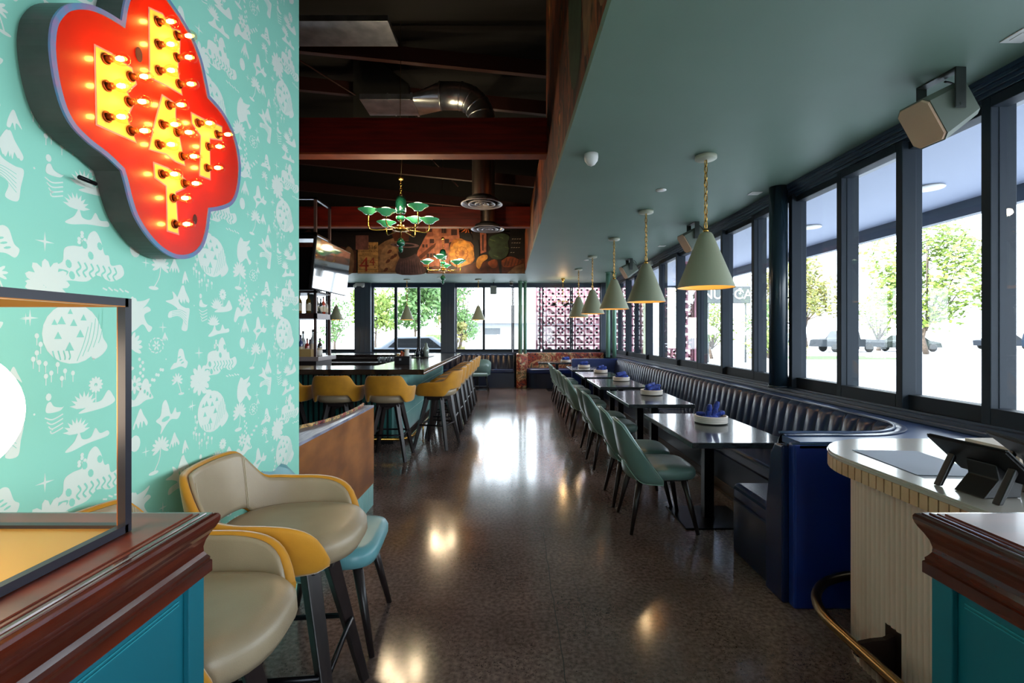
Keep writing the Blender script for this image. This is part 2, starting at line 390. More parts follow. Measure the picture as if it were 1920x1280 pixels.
def farwin(n, a, b_):
    x0 = fx(a); x1 = fx(b_); w_ = sempty('window_%d' % n, ((x0+x1)/2, FY+.06, .95)); h = (x1-x0)/2
    k = MB(); t = .035
    k.box(-h-t, -h, -.04, .04, 0, 1.86); k.box(h, h+t, -.04, .04, 0, 1.86); k.box(-h, h, -.04, .04, 0, .085); k.box(-h, h, -.04, .04, 1.855, 1.9)
    k.build('window_frame', frame_mat, w_)
    p = MB(); p.box(-h-.01, h+.01, -.003, .003, .08, 1.86); p.build('window_pane', glass, w_)
for a, b_ in ((502, 553), (560, 610), (616, 665), (700, 739), (744, 782), (787, 826), (856, 905), (909, 959), (964, 1011.5), (1019, 1069), (1074.5, 1125)):
    wn_i += 1; farwin(wn_i, a, b_)
# unseen glazing added behind the viewer, sized to light the foreground
for i in range(2):
    wn_i += 1; x0 = .75+i*.925; w_ = sempty('window_%d' % wn_i, (x0+.4625, -3.25, 0))
    k = MB(); k.box(-.4625, -.40, -.04, .04, 0, 3.0); k.box(.40, .4625, -.04, .04, 0, 3.0); k.box(-.40, .40, -.04, .04, 0, .1); k.box(-.40, .40, -.04, .04, 2.9, 3.0)
    k.build('window_frame', frame_mat, w_); p = MB(); p.box(-.41, .41, -.003, .003, .09, 2.91); p.build('window_pane', glass, w_)

# ---- wallpaper wall (X=-1.2) with printed motifs
WX = -1.2
mint = mat('mint_wallpaper', '#93d8c2', .55, noise='#8fd4bd', scale=2)
motif = mat('ivory_wallpaper_print', '#dde6da', .5)
W = MB(); W.box(WX-.14, WX, -3.2, 2.69, 0, 4.6)
UW, VR = .603, .617
WT = bmesh.new()
def tri_poly(mb, pts, mi):
    vs = [mb.bm.verts.new(p) for p in pts]
    try: f = mb.bm.faces.new(vs); f.material_index = mi
    except ValueError: pass
class Tile:
    def __init__(s): s.polys = []
    def p(s, pts, c=1): s.polys.append(([tuple(q) for q in pts], c))
    def ell(s, u, v, a, b, n=14, rot=0, c=1):
        s.p([(u+a*math.cos(t)*math.cos(rot)-b*math.sin(t)*math.sin(rot), v+a*math.cos(t)*math.sin(rot)+b*math.sin(t)*math.cos(rot)) for t in [2*PI*i/n for i in range(n)]], c)
    def blob(s, u, v, pts, sc, c=1): s.p(spline([(u+x*sc, v+y*sc) for x, y in pts], 5), c)
    def line(s, pts, w, c=1):
        pts = spline(pts, 4, False) if len(pts) > 2 else pts; Lp = []; Rp = []
        for i, p in enumerate(pts):
            a = pts[max(0, i-1)]; b = pts[min(len(pts)-1, i+1)]; dx, dy = b[0]-a[0], b[1]-a[1]; l = math.hypot(dx, dy) or 1
            Lp.append((p[0]-dy/l*w/2, p[1]+dx/l*w/2)); Rp.append((p[0]+dy/l*w/2, p[1]-dx/l*w/2))
        for i in range(len(pts)-1): s.p([Lp[i], Lp[i+1], Rp[i+1], Rp[i]], c)
    def star(s, u, v, r):
        s.p([(u+(r if i % 2 == 0 else r*.16)*math.cos(PI/4*i)*1.0, v+(r if i % 2 == 0 else r*.16)*math.sin(PI/4*i)) for i in range(8)])
    def palm(s, u, v, r, bu, bv, n=10):
        s.line([(u, v), ((u*.6+bu*.4)+r*.15, (v+bv)/2), (bu, bv)], .004); s.ell(bu, bv, r*.55, r*.16)
        for i in range(n):
            t = PI*(-.15+1.3*i/(n-1)); s.ell(u+math.cos(t)*r*.55, v+math.sin(t)*r*.5, r*.5, r*.15, 8, t)
    def agave(s, u, v, r):
        for i in range(9):
            t = PI*(.05+.9*i/8); e = (u+math.cos(t)*r, v+math.sin(t)*r); nx, ny = -math.sin(t)*r*.09, math.cos(t)*r*.09
            s.p([(u-nx, v-ny), (u+math.cos(t)*r*.5-nx*1.5, v+math.sin(t)*r*.5-ny*1.5), e, (u+math.cos(t)*r*.5+nx*1.5, v+math.sin(t)*r*.5+ny*1.5), (u+nx, v+ny)])
    def flower(s, u, v, r, n=8):
        for i in range(n):
            t = 2*PI*i/n; s.ell(u+math.cos(t)*r*.6, v+math.sin(t)*r*.6, r*.42, r*.2, 8, t)
T = Tile()
def uv(zx, zy):     # position on the wall of a point seen in the photograph
    px = zx*.3986; py = 450+zy*.3986; y = 1080/(962-px); return y, EYE+(626-py)*y/900
def at(zx, zy): return uv(zx, zy)
# dome head
u, v = at(345, 440); R_ = .082
T.ell(u, v, .088, .082, 22)
for i in range(5):
    T.line([(u+.01+i*.017, v-.075+i*.012), (u+.03+i*.015, v-.03+i*.01), (u+.045+i*.012, v+.02+i*.012)], .0022, 0)
T.blob(u+.075, v-.03, [(-.5,-1),(.3,-.9),(.9,-.2),(.5,.5),(.3,1.2),(-.5,.8)], .038)
for (a, b_, s_) in ((-.035,.035,.02), (.0,.03,.018), (.02,.0,.02), (-.045,-.005,.018), (-.012,-.035,.022), (-.055,.03,.014), (.03,.045,.016), (-.01,.06,.013)):
    T.p([(u+a-s_*.6, v+b_-s_*.5), (u+a+s_*.6, v+b_-s_*.5), (u+a, v+b_+s_*.6)], 0)
for i in range(4): T.line([(u-.06+i*.015, v-.045), (u-.055+i*.015, v-.062), (u-.05+i*.012, v-.07)], .004, 0)
u0, v0 = at(240, 300); T.palm(u0-.02, v0+.05, .045, u0+.035, v0+.005, 9)
for a, b_ in ((172,450),(190,490),(172,530),(155,560),(183,575),(213,580),(270,585),(215,640),(240,625),(290,650),(342,625),(305,615)):
    q = at(a, b_); T.ell(q[0], q[1], .006, .007, 8); T.line([q, (q[0], q[1]-.024)], .0025)
for a, b_, r in ((140,365,.022),(765,410,.02),(685,995,.018),(210,1140,.026),(895,785,.015)): q = at(a, b_); T.star(q[0], q[1], r)
for a, b_ in ((230,250),(105,1040-800),(245,890),(440,560),(660,700),(820,660),(600,840),(160,820),(780,560)): q = at(a, b_); T.ell(q[0], q[1], .003, .003, 6)
# swimmer among waves
u, v = at(245, 790); T.ell(u-.01, v+.03, .008, .01, 8); T.blob(u, v, [(-.9,-.6),(-.9,.6),(-.3,1),(.3,.2),(1.6,-.1),(2,.2),(1.2,-.6)], .017)
for i in range(4): T.line([(u-.02+i*.005, v-.022-i*.012), (u, v-.03-i*.012), (u+.03, v-.02-i*.012)], .0035)
# agave mound
u, v = at(410, 790); T.blob(u+.02, v, [(-1.4,-.35),(-.6,.1),(0,.35),(.8,.5),(1.5,1.3),(2,.8),(2.2,.2),(1,-.2)], .033); T.agave(u-.01, v+.005, .045); q = at(450, 680); T.line([q, (q[0], q[1]-.05)], .003); T.flower(q[0], q[1], .024, 12)
# long island with agave
u, v = at(410, 930); T.blob(u, v, [(-2.6,-.9),(-1.6,-.1),(-1,.8),(-.6,0),(.4,0),(1,.9),(1.6,.2),(2.6,.3),(2.6,-.3),(0,-.6),(-1.8,-1)], .026); q = at(360, 905); T.agave(q[0], q[1], .042)
# great tiger island
u, v = at(440, 1120)
T.blob(u, v, [(-4.2,-1),(-3.2,-.4),(-3,.8),(-2.2,1.2),(-1,1.4),(-.5,2.6),(.2,3),(.8,2.2),(1.2,1.0),(1.7,.9),(2.0,0),(3.2,.2),(3.5,-.8),(2,-1.6),(.4,-1.2),(-.8,-1.9),(-2.6,-2),(-3.6,-2.4),(-2.6,-1.2)], .03)
for i in range(7): T.line([(u-.05+i*.02, v-.005), (u-.042+i*.02, v-.02), (u-.054+i*.02, v-.032), (u-.045+i*.02, v-.045)], .0055, 0)
for a, b_ in ((-.078,-.015),(-.03,.045),(.02,.05),(-.068,-.045),(-.01,.018)): T.ell(u+a, v+b_, .009, .012, 8, .3, 0); T.line([(u+a, v+b_-.012), (u+a, v+b_+.012)], .0018)
for i in range(5): T.line([(u+.03+i*.02, v-.07+.004*(i % 2)), (u+.045+i*.02, v-.075)], .005)
q = at(385, 1040); T.line([q, (q[0], q[1]-.03)], .003); [T.ell(q[0]+a*.009, q[1]+b_*.009, .006, .006, 7) for a, b_ in ((-1,0),(1,0),(0,1),(-1,-1),(1,-1),(0,2))]
# amoeba cloud
u, v = at(650, 350); T.blob(u, v, [(-1.7,-.9),(-1.6,.4),(-.8,1.5),(-.3,1.6),(.2,.6),(1.2,.9),(1.7,.5),(.8,0),(1.2,-.9),(1.9,-1.3),(1.4,-1.8),(.6,-1),(-.4,-1.6),(-1.1,-1.8)], .031)
# striped amoeba
u, v = at(840, 330); T.blob(u, v, [(-1.8,.8),(-.8,1.1),(-.9,1.8),(-.3,1.4),(.2,.6),(1.0,.3),(1.6,.2),(1.4,-1),(1.2,-2),(.4,-1.9),(.6,-1),(-.2,-.6),(-1.4,-.8),(-1.3,-.2),(-.2,.1),(-.9,.5)], .036)
for i in range(5): T.line([(u-.035, v-.002-i*.006), (u+.005, v+.002-i*.006), (u+.04, v-.008-i*.011)], .0016, 0)
def cone(u, v, s):
    T.blob(u, v, [(-1,-.7),(-.5,.3),(0,1.1),(.4,.4),(1,-.5),(.8,-.9),(.4,-.3),(.2,-1),(0,-.3),(-.3,-1),(-.6,-.4),(-.9,-1)], s)
for a, b_, s_ in ((857,255,.03),(660,840,.03),(820,940,.025),(862,1055,.032),(775,455,.014)): q = at(a, b_); cone(q[0], q[1], s_)
q = at(870, 970); T.blob(q[0], q[1], [(-.8,-1),(-.5,.3),(0,1.2),(.5,.3),(1,-.8),(.3,-.3),(.2,-1.2),(-.1,-.4),(-.4,-1.1)], .02)
q = at(610, 500); e = at(598, 605); T.palm(q[0], q[1], .05, e[0], e[1], 11)
q = at(755, 975); e = at(722, 1095); T.palm(q[0], q[1], .04, e[0], e[1], 10)
q = at(833, 660); e = at(852, 722); T.palm(q[0], q[1], .028, e[0], e[1], 8)
q = at(225, 200); T.flower(q[0], q[1], .06, 11)
# ring cluster
u, v = at(735, 495)
for i in range(11):
    t = 2*PI*i/11; T.line([(u+math.cos(t)*.035, v+math.sin(t)*.026), (u+math.cos(t+.4)*.03, v+math.sin(t+.4)*.024)], .004)
T.flower(u, v, .018, 6)
# small tiger island
u, v = at(850, 570); T.blob(u, v, [(-2,-1),(-1.4,-.2),(-.8,0),(-.4,1.6),(.4,1.6),(.9,.3),(1.4,-.2),(1,-1),(0,-.7)], .026)
for i in range(3): T.ell(u-.008+i*.008, v+.015-.01*i, .009, .003, 7, .3, 0)
# flower island
u, v = at(650, 740); T.blob(u, v, [(-2.4,-1.3),(-1.8,.2),(-1.2,.3),(-.6,-.2),(0,.4),(.7,1.7),(1.3,1.6),(1.6,.4),(2,-.3),(1,-.4),(0,-.8),(-1.2,-.9),(-2,-1.7)], .032)
q = at(632, 680); T.flower(q[0], q[1], .03, 8)
for a in range(7):
    q = at(668-abs(a-3)*2, 560+a*16); T.ell(q[0]+(.006 if a % 2 else -.006), q[1], .006, .006, 7)
    q = at(765-a*10, 605+a*12); T.ell(q[0], q[1]+(.006 if a % 2 else -.004), .006, .006, 7)
for i in range(3): T.ell(u+.026+i*.012, v+.016-i*.008, .005, .007, 7, 0, 0)
# mountain pair
u, v = at(790, 830); T.blob(u, v, [(-1.9,-.2),(-1.2,.3),(-.9,1.6),(-.4,2),(0,1.4),(.5,.2),(1.2,.9),(1.4,.3),(2.1,.2),(1.6,-.5),(.5,-.4),(-.4,-1),(-1.2,-1.8),(-1.1,-.9)], .03)
T.ell(u-.012, v-.006, .02, .008, 10, .2, 0)
q = at(635, 957); T.ell(q[0], q[1], .021, .026, 14)
q = at(640, 1220); T.blob(q[0], q[1], [(-1.4,-.7),(-.6,.9),(0,.5),(1,.6),(1.9,.9),(1.2,0),(.2,-.6)], .03)
zt = [0]
def stamp(du, dv):
    for n_, (pts, c) in enumerate(T.polys):
        us = [p[0]+du for p in pts]; vs = [p[1]+dv for p in pts]
        if max(us) > 2.688 or min(us) < -.6 or max(vs) > 4.58 or min(vs) < .35: continue
        x = WX + .0006 + (.0004 if c == 0 else 0) + (n_ % 7)*.00002
        tri_poly(W, [(x, a, b_) for a, b_ in zip(us, vs)], 1 if c else 0)
for i in range(-4, 4):
    for j in range(-3, 7):
        stamp(i*UW, j*VR - (i % 2)*VR/2)
wall = W.build('wall_left', [mint, motif], fixn=False); struct(wall)

# ------------------------------------------------------------ outdoors
def terrain():
    k = MB(); k.box(2.95, 130, -40, 220, -.12, -.05); k.box(-60, 2.95, 13.9, 220, -.12, -.05); k.box(-60, 2.95, -60, -3.3, -.12, -.05); k.box(2.95, 40, -60, -40, -.12, -.05)
    struct(k.build('ground', ground_m))
terrain()
tag(B('grass_strip', grass_m, (17.0, 24.0, 29, 32.5, -.05, -.02)), 'strip of green lawn beside the car park road', 'grass')
porch = mat('pale_blue_porch_soffit', '#8c95ac', .6); fasc = mat('slate_fascia', '#4a5460', .5)
struct(B('porch_soffit', porch, (2.95, 5.0, -3.2, 14.75, 2.95, 3.05)))
struct(B('porch_soffit', porch, (-8, 2.95, 13.95, 14.0, 2.95, 3.05)))
struct(B('trim_fascia', fasc, (5.0, 5.1, -3.2, 14.85, 2.78, 3.12)))
struct(B('trim_fascia', fasc, (2.95, 5.0, 14.75, 14.85, 2.9, 3.12)))
for (x, y, s_) in ((4.18, 4.83, 'nearest'), (4.09, 6.6, 'second')):
    k = MB(); k.lathe([(0,0),(.12,0),(.135,-.012),(.13,-.02),(.0,-.014)], 28)
    o = k.build('porch_downlight', white_pl); o.location = (x, y, 2.95); tag(o, 'round white disc set in the porch ceiling outside, %s one' % ('nearer and larger' if s_ == 'nearest' else 'farther and smaller'), 'light', 'porch ceiling discs')

def breeze(name, label, loc, w_, h, sz=.285, z0=0, cut=None):
    """wall of square hollow blocks in the XZ plane, each with a square hook motif"""
    k = MB(); nx = max(1, round(w_/sz)); nz = max(1, round(h/sz)); a = w_/nx; b_ = h/nz; t = a*.2; D = .09
    for i in range(nx+1): k.box(i*a-t/2, i*a+t/2, 0, D, 0, h)
    for j in range(nz+1): k.box(0, w_, 0, D, j*b_-t/2, j*b_+t/2)
    for i in range(nx):
        for j in range(nz):
            cx, cz = i*a+a/2, j*b_+b_/2; q = a*.30
            if (i+j) % 2:
                k.box(cx-q, cx+q, .01, D-.01, cz+q-t, cz+q); k.box(cx-q, cx+q, .01, D-.01, cz-q, cz-q+t); k.box(cx-q, cx-q+t, .01, D-.01, cz-q, cz+q); k.box(cx+q-t, cx+q, .01, D-.01, cz-q, cz+q)
                k.box(cx-t/2, cx+t/2, .01, D-.01, cz+q, cz+b_/2); k.box(cx-t/2, cx+t/2, .01, D-.01, cz-b_/2, cz-q)
                k.box(cx-a/2, cx-q, .01, D-.01, cz-t/2, cz+t/2); k.box(cx+q, cx+a/2, .01, D-.01, cz-t/2, cz+t/2)
            else:
                k.box(cx-q, cx+q*.2, .01, D-.01, cz+q-t, cz+q); k.box(cx-q, cx-q+t, .01, D-.01, cz-q, cz+q); k.box(cx-q*.2, cx+q, .01, D-.01, cz-q, cz-q+t); k.box(cx+q-t, cx+q, .01, D-.01, cz-q, cz+q*.2)
                k.box(cx-q*.45, cx+q*.45, .01, D-.01, cz-q*.45, cz+q*.45)
                k.box(cx-a/2, cx-q, .01, D-.01, cz+q*.3, cz+q*.3+t); k.box(cx+q, cx+a/2, .01, D-.01, cz-q*.3-t, cz-q*.3)
    o = k.build(name, pink_block); o.location = loc; tag(o, label, 'screen wall'); return o
breeze('breeze_block_screen', 'tall pink breeze block screen wall outside the far windows', (.72, 14.6, -.05), 3.2, 2.95)
breeze('breeze_block_screen', 'narrow pink breeze block panel standing outside the side windows', (3.385, 9.6, -.05), .21, 2.95, sz=.25)
breeze('breeze_block_screen', 'low pink breeze block wall at foot of the side windows outside', (3.02, 9.6, -.05), .33, 1.22, sz=.165)
tilem = mat('cream_tile_pier', '#b9b79a', .6, noise='#a5a388', scale=20)
struct(B('trim_tile_pier', tilem, (3.93, 4.05, 14.5, 14.72, -.05, 2.94)))
struct(B('trim_pink_pier', pink_block, (3.61, 3.70, 9.55, 9.75, -.05, 2.94)))

def tree(name, label, loc, h, cr_, lm, n=1500, leaf=.16, trunk=.18, seed=1, cat='tree', group='trees seen through the windows', blobs=12, squash=.8, th=.3):
    R = random.Random(seed)
    t = empty(name, label, cat, loc, 0, group)
    k = MB(); k.tube([(0,0,0), (R.uniform(-.1,.1)*cr_, 0, h*th*.6), (R.uniform(-.1,.1)*cr_, R.uniform(-.1,.1)*cr_, h*th*1.4)], [trunk, trunk*.8, trunk*.5], 8)
    cs = []
    for i in range(blobs):
        a = R.uniform(0, 2*PI); rr = cr_*math.sqrt(R.random())*.65; zz = h*th + cr_*.3 + R.random()*(h*(1-th)-cr_*.4)
        cs.append((rr*math.cos(a), rr*math.sin(a), zz, cr_*R.uniform(.32,.5)))
        k.tube([(0,0,h*th*R.uniform(.8,1.2)), (rr*math.cos(a)*.6, rr*math.sin(a)*.6, (zz+h*th)/2), (rr*math.cos(a), rr*math.sin(a), zz)], [trunk*.4, trunk*.25, trunk*.08], 5)
    k.build('trunk', bark_m, t)
    f = MB()
    for i in range(n):
        c = cs[i % len(cs)]; d = Vector((R.gauss(0,1), R.gauss(0,1), R.gauss(0,1)*squash)).normalized()*c[3]*R.uniform(.55,1.1)
        p = Vector((c[0], c[1], c[2])) + d; u_ = Vector((R.gauss(0,1), R.gauss(0,1), R.gauss(0,1))).normalized(); v_ = u_.orthogonal().normalized(); s_ = leaf*R.uniform(.6,1.3)
        f.quad([p-u_*s_, p-v_*s_*.5, p+u_*s_, p+v_*s_*.5])
    f.build('foliage', lm, t, fixn=False); return t
tree('tree', 'large leafy green tree in the car park seen through the right windows', (31, 36, -.05), 10.2, 4.3, leaf_m, 4600, .24, .2, 1, th=.2)
tree('tree', 'yellowing tree at the right edge of the car park', (46, 35, -.05), 10, 4.0, leaf2_m, 3200, .28, .28, 2)
tree('tree', 'thin pale tree left of the large car park tree', (25, 43, -.05), 8.6, 2.6, leaf2_m, 2200, .24, .18, 3)
tree('tree', 'loose tree behind the pickup in the car park', (33, 54, -.05), 9.5, 3.8, leaf2_m, 2400, .26, .2, 4)
tree('bush', 'round green bush between the car park trees', (33.5, 44, -.05), 4.6, 2.4, leaf_m, 900, .18, .2, 5, cat='bush', th=.2)
tree('tree', 'tree just right of the round column outside the side windows', (20.2, 37.5, -.05), 7, 2.2, leaf2_m, 1000, .16, .16, 6)
tree('hedge_shrub', 'tall hedge shrub behind the street sign outside the side windows', (12.2, 29.5, -.05), 4.1, 2.1, leaf_m, 1300, .12, .12, 7, cat='shrub', th=.15)
tree('hedge_shrub', 'dark hedge shrub beside the street sign, right one', (16.0, 30, -.05), 3.9, 1.6, leaf3_m, 1100, .12, .12, 8, cat='shrub', th=.15)
tree('hedge_shrub', 'green shrub behind the nearest sash left of the column', (13.0, 24, -.05), 2.7, 1.5, leaf_m, 800, .1, .1, 9, cat='shrub', th=.12)
tree('flower_bush', 'small rust coloured bush on the lawn by the column', (14.7, 24.5, -.05), .9, .5, leaf2_m, 260, .06, .04, 10, cat='bush', th=.1)
tree('tree', 'green tree behind the left pane of the middle far window', (-8.3, 29, -.05), 6.0, 1.6, leaf_m, 2400, .14, .08, 11)
tree('tree', 'tall bluish green tree behind the far pendant lamp by the bar', (-4.9, 24, -.05), 6.2, 1.45, leaf3_m, 2800, .14, .08, 12)
tree('tree', 'orange tinted tree at right of the middle far window', (-4.2, 32, -.05), 5.0, 1.3, leaf2_m, 700, .12, .12, 13)
tree('tree', 'leafy bush tree behind the left pane of the right far window', (-2.7, 25, -.05), 4.4, 1.2, leaf3_m, 1000, .11, .12, 14, th=.25)
tree('bush', 'pale shrub tree against the dark far pier', (-1.95, 16.4, -.05), 1.9, .5, leaf2_m, 500, .09, .07, 15, cat='bush', th=.15)
tree('tree', 'leafy tree beside the bar shelf seen through the left far window', (-12.6, 34, -.05), 3.9, 1.6, leaf3_m, 800, .12, .12, 16, th=.25)
k = MB(); k.box(-.35, .35, -.4, .4, 0, 1.5, bev=.08); o = k.build('clipped_hedge', mat('clipped_hedge', '#4f7a3a', .9, noise='#7fa05a', scale=12)); o.location = (-3.9, 23.5, -.05)
tag(o, 'clipped green hedge block at the right of the middle far window', 'hedge')
# far white building across the street
bt = empty('street_building', 'white building with dark recessed band across the street beyond the far windows', 'building', (0, 48, -.05))
k = MB(); k.box(-7, 9, 0, 8, 0, 2.6); k.build('wall', mat('white_render', '#8a8c8e', .8), bt)
k = MB(); k.prism([(-6, 2.6), (-2, 4.3), (9.5, 4.6), (9.5, 2.6)], -.6, 8.5, 'y'); k.build('roof', mat('white_roof', '#9a9c9e', .8), bt)
k = MB(); k.box(-2.9, -1.3, -.05, .05, 1.5, 2.1); k.build('window', mat('dark_shopfront', '#44484c', .4), bt)
tag(B('street_wall', mat('long_white_wall', '#8c8e90', .8), (-1.9, 6.0, 33, 33.2, -.05, 1.15)), 'long low white wall along the street beyond the far windows', 'wall')
# street sign
sg = empty('street_sign', 'grey sign board with pale capital letters beyond the side windows', 'sign', (11.35, 25.5, -.05))
k = MB(); k.box(-1.25, 1.25, -.08, .08, 3.15, 4.05, bev=.03); k.build('sign_board', mat('sign_grey', '#3c4042', .6), sg)
k = MB(); text_to(k, 'NUOCA', .72, Matrix.Translation((0, -.09, 3.6)) @ Matrix.Rotation(PI/2, 4, 'X'), 0, .01); k.build('sign_lettering', mat('sign_white', '#c6c6c6', .6), sg, fixn=False)
k = MB(); k.rod((-1, 0, 0), (-1, 0, 3.2), .05); k.rod((1, 0, 0), (1, 0, 3.2), .05); k.build('sign_post', mat('sign_grey', '#8d9396'), sg)
# vehicles
def car(name, label, loc, rz, col, truck=False, suv=False):
    t = empty(name, label, 'car' if not truck else 'truck', loc, rz, 'vehicles outside')
    if truck: pr = [(-2.7,.45),(-2.7,1.05),(-.7,1.1),(-.55,1.75),(.75,1.8),(1.2,1.15),(2.5,1.05),(2.65,.45)]
    elif suv: pr = [(-2.2,.4),(-2.25,1.0),(-2.0,1.6),(.6,1.62),(1.2,1.05),(2.15,.9),(2.25,.4)]
    else: pr = [(-2.2,.35),(-2.25,.9),(-1.5,1.0),(-.9,1.4),(.5,1.42),(1.2,.95),(2.1,.8),(2.25,.35)]
    k = MB(); k.prism(pr, -.88, .88, 'y'); k.build('body', mat('vehicle_'+col.strip('#'), col, .6, spec=.15), t, bevel=.07)
    g = MB()
    if truck: q = [(-.5,1.15),(-.4,1.68),(.65,1.72),(1.0,1.15)]
    elif suv: q = [(-1.9,1.02),(-1.75,1.52),(.5,1.54),(.95,1.02)]
    else: q = [(-1.2,.98),(-.8,1.34),(.42,1.36),(.95,.95)]
    g.prism(q, -.89, .89, 'y'); g.build('windows', mat('car_glass', '#0c0f12', .4, spec=.2), t)
    for x in (-1.4, 1.4):
        for s_ in (-1, 1):
            wv = MB(); wv.lathe([(0,-.1),(.2,-.11),(.33,-.1),(.35,-.06),(.35,.06),(.33,.1),(.2,.11),(0,.1)], 18, (x, s_*.83, .35), M=Matrix.Rotation(PI/2, 4, 'X')); wv.build('wheel', rubber, t)
    return t
car('pickup_truck', 'pale pickup truck parked beyond the windows right of the column', (28.4, 41, -.05), PI, '#2c3035', truck=True)
car('parked_car', 'grey green car half hidden by the window stile', (34.6, 42, -.05), 0, '#242b27')
car('parked_car', 'red car behind the big tree trunk', (41, 50, -.05), 0, '#6a1424')
car('parked_car', 'dark small car far right across the car park', (49, 48, -.05), 0, '#1e232b')
car('parked_car', 'blue grey sport utility vehicle at the right edge of the photo', (46.5, 41.5, -.05), .3, '#25313f', suv=True)
car('parked_car', 'white van far off behind the lawn by the column', (36, 64, -.05), 0, '#303438', suv=True)
car('parked_car', 'pale silver car parked beyond the middle far window', (-3.9, 20.2, -.05), .1, '#565e68')

# ------------------------------------------------------------ roof timbers, ducts
def beam(label, y, x0, x1, z0, z1, h=.14):
    t = empty('roof_beam', label, 'beam', ((x0+x1)/2, y, z0), 0, 'red roof beams'); L2 = (x1-x0)/2
    k = MB(); k.box(-L2, L2, 0, h, .012, z1-z0, bev=.006); k.build('timber', wood_beam, t)
    k = MB(); k.box(-L2, L2, -.012, h+.012, 0, .02); k.build('lit_underside', orange_edge, t)  # orange light on the beam underside, put into the strip's colour
    return t
beam('deep red timber beam crossing nearest the camera above the bar', 5.3, -8.0, sofx(5.3)-.001, 3.45, 3.86)
beam('farther red timber beam crossing behind the green chandelier', 9.0, -8.0, sofx(9)-.001, 3.48, 3.86)
names = ['first', 'second', 'third', 'fourth', 'fifth', 'sixth', 'seventh']
raf = mat('dark_red_rafter', '#34130d', .6)
k = MB(); k.box(-4.2, 4.2, -.04, .04, 0, .2)
r0 = k.build('roof_rafter', raf); r0.location = (-3.6, 6.55, 5.38); r0.rotation_euler = (0, .10, 0); tag(r0, 'dark red rafter crossing high above the pale duct register, nearest of the rafters', 'rafter', 'high roof rafters')
for i, nm in enumerate(['second nearest', 'middle', 'second farthest', 'farthest']):
    o = r0.copy(); C.objects.link(o); o.location = (-3.6, 7.5+.95*i, 5.3-.28*i); o['label'] = 'dark red rafter crossing high under the dark roof, ' + nm + ' of the rafters'
k = MB(); k.tube([(-3.6, 6.1, 5.5), (-2.0, 7.8, 5.0), (-1.2, 10.5, 4.7)], .012, 6)
tag(k.build('roof_conduit', raf), 'thin red conduit pipe sloping under the dark roof', 'pipe')
# duct with register, round elbow and drop
def diffuser(parent):
    for r0_, r1_, nm_ in ((.3, .235, 'outer_ring'), (.195, .14, 'middle_ring'), (.105, .06, 'inner_ring'), (.035, 0, 'centre_disc')):
        k = MB(); k.lathe([(r0_,0),(r0_,.008),(r1_,.04),(max(0,r1_-.006),.036),(r0_-.008,-.003),(r0_,0)], 40); k.build(nm_, mat('pale_diffuser_steel', '#b5aeb0', .3, metal=.3), parent)
    k = MB(); k.lathe([(0,.042),(.24,.042),(.22,.08),(.15,.1),(.15,.12),(0,.12)], 30); k.build('diffuser_neck', mat('dark_throat', '#14110f', .7), parent)
D1 = empty('air_duct', 'round metal elbow duct with pale register, dropping to the nearer ceiling diffuser', 'duct', (-.45, 6.9, 3.33), 0, 'ceiling ducts')
diffuser(D1)
k = MB(); ribs = []
z = .1
while z < 1.02:
    ribs += [(.135, z), (.141, z+.012)]; z += .024
k.lathe(ribs, 28); k.build('flexible_sleeve', mat('copper_lit_duct', '#a8988c', .3, metal=1), D1)
k = MB(); P = [(0, 0, 1.0), (0, 0, 1.12)]
for i in range(9):
    a = PI*.5*i/8; P.append((-.36+.36*math.cos(a), 0, 1.20+.36*math.sin(a)))
P.append((-.58, 0, 1.56)); k.tube(P, [.19]*len(P), 26)
for i in (3, 5, 7, 9, 11): k.tube([Vector(P[i])+Vector((0,0,0)), Vector(P[i])+ (Vector(P[min(i+1,len(P)-1)])-Vector(P[i-1])).normalized()*.02], .196, 26)
k.build('elbow', steel, D1)
k = MB(); ring = lambda f: f
A = [(-.58, .19*math.cos(t), 1.56+.19*math.sin(t)) for t in [2*PI*i/24 for i in range(24)]]
Bq = []
for i in range(24):
    t = 2*PI*i/24; c, s_ = math.cos(t), math.sin(t); m_ = max(abs(c), abs(s_)); Bq.append((-.95, .25*c/m_, 1.43+.04*s_/m_))
k.loft([A, Bq], cap=False); k.build('transition', steel, D1)
k = MB(); k.box(-1.68, -.95, -.25, .25, 1.39, 1.47, bev=.004); k.box(-.97, -.94, -.262, .262, 1.378, 1.482); k.box(-1.30, -1.28, -.255, .255, 1.385, 1.475); k.build('register', steel, D1)
D2 = empty('air_duct', 'dim ribbed round duct dropping to the farther ceiling diffuser', 'duct', (-.46, 8.64, 3.35), 0, 'ceiling ducts'); diffuser(D2)
k = MB(); k.lathe([(.13, .1), (.13, 2.1)], 24); k.build('flexible_sleeve', MATS['copper_lit_duct'], D2)
D3 = empty('air_duct', 'rectangular metal duct at the upper left below the dark roof', 'duct', (-2.4, 5.85, 5.12), 0, 'ceiling ducts')
k = MB(); k.box(-2.5, .94, -.25, .25, 0, .07, bev=.004); k.build('duct_run', steel, D3)
for fxx in (-.35, -1.6): k = MB(); k.box(fxx, fxx+.03, -.26, .26, -.012, .082); k.build('duct_flange', steel, D3)
D4 = empty('air_duct', 'dark faceted duct rising behind the pale register', 'duct', (-2.1, 7.6, 4.75), 0, 'ceiling ducts')
k = MB(); k.prism([(-.35, 0), (.5, 0), (.5, .55), (.05, .9), (-.35, .9)], -.25, .25, 'y'); k.build('duct_run', mat('dim_duct', '#4a4a46', .5, metal=.6), D4)

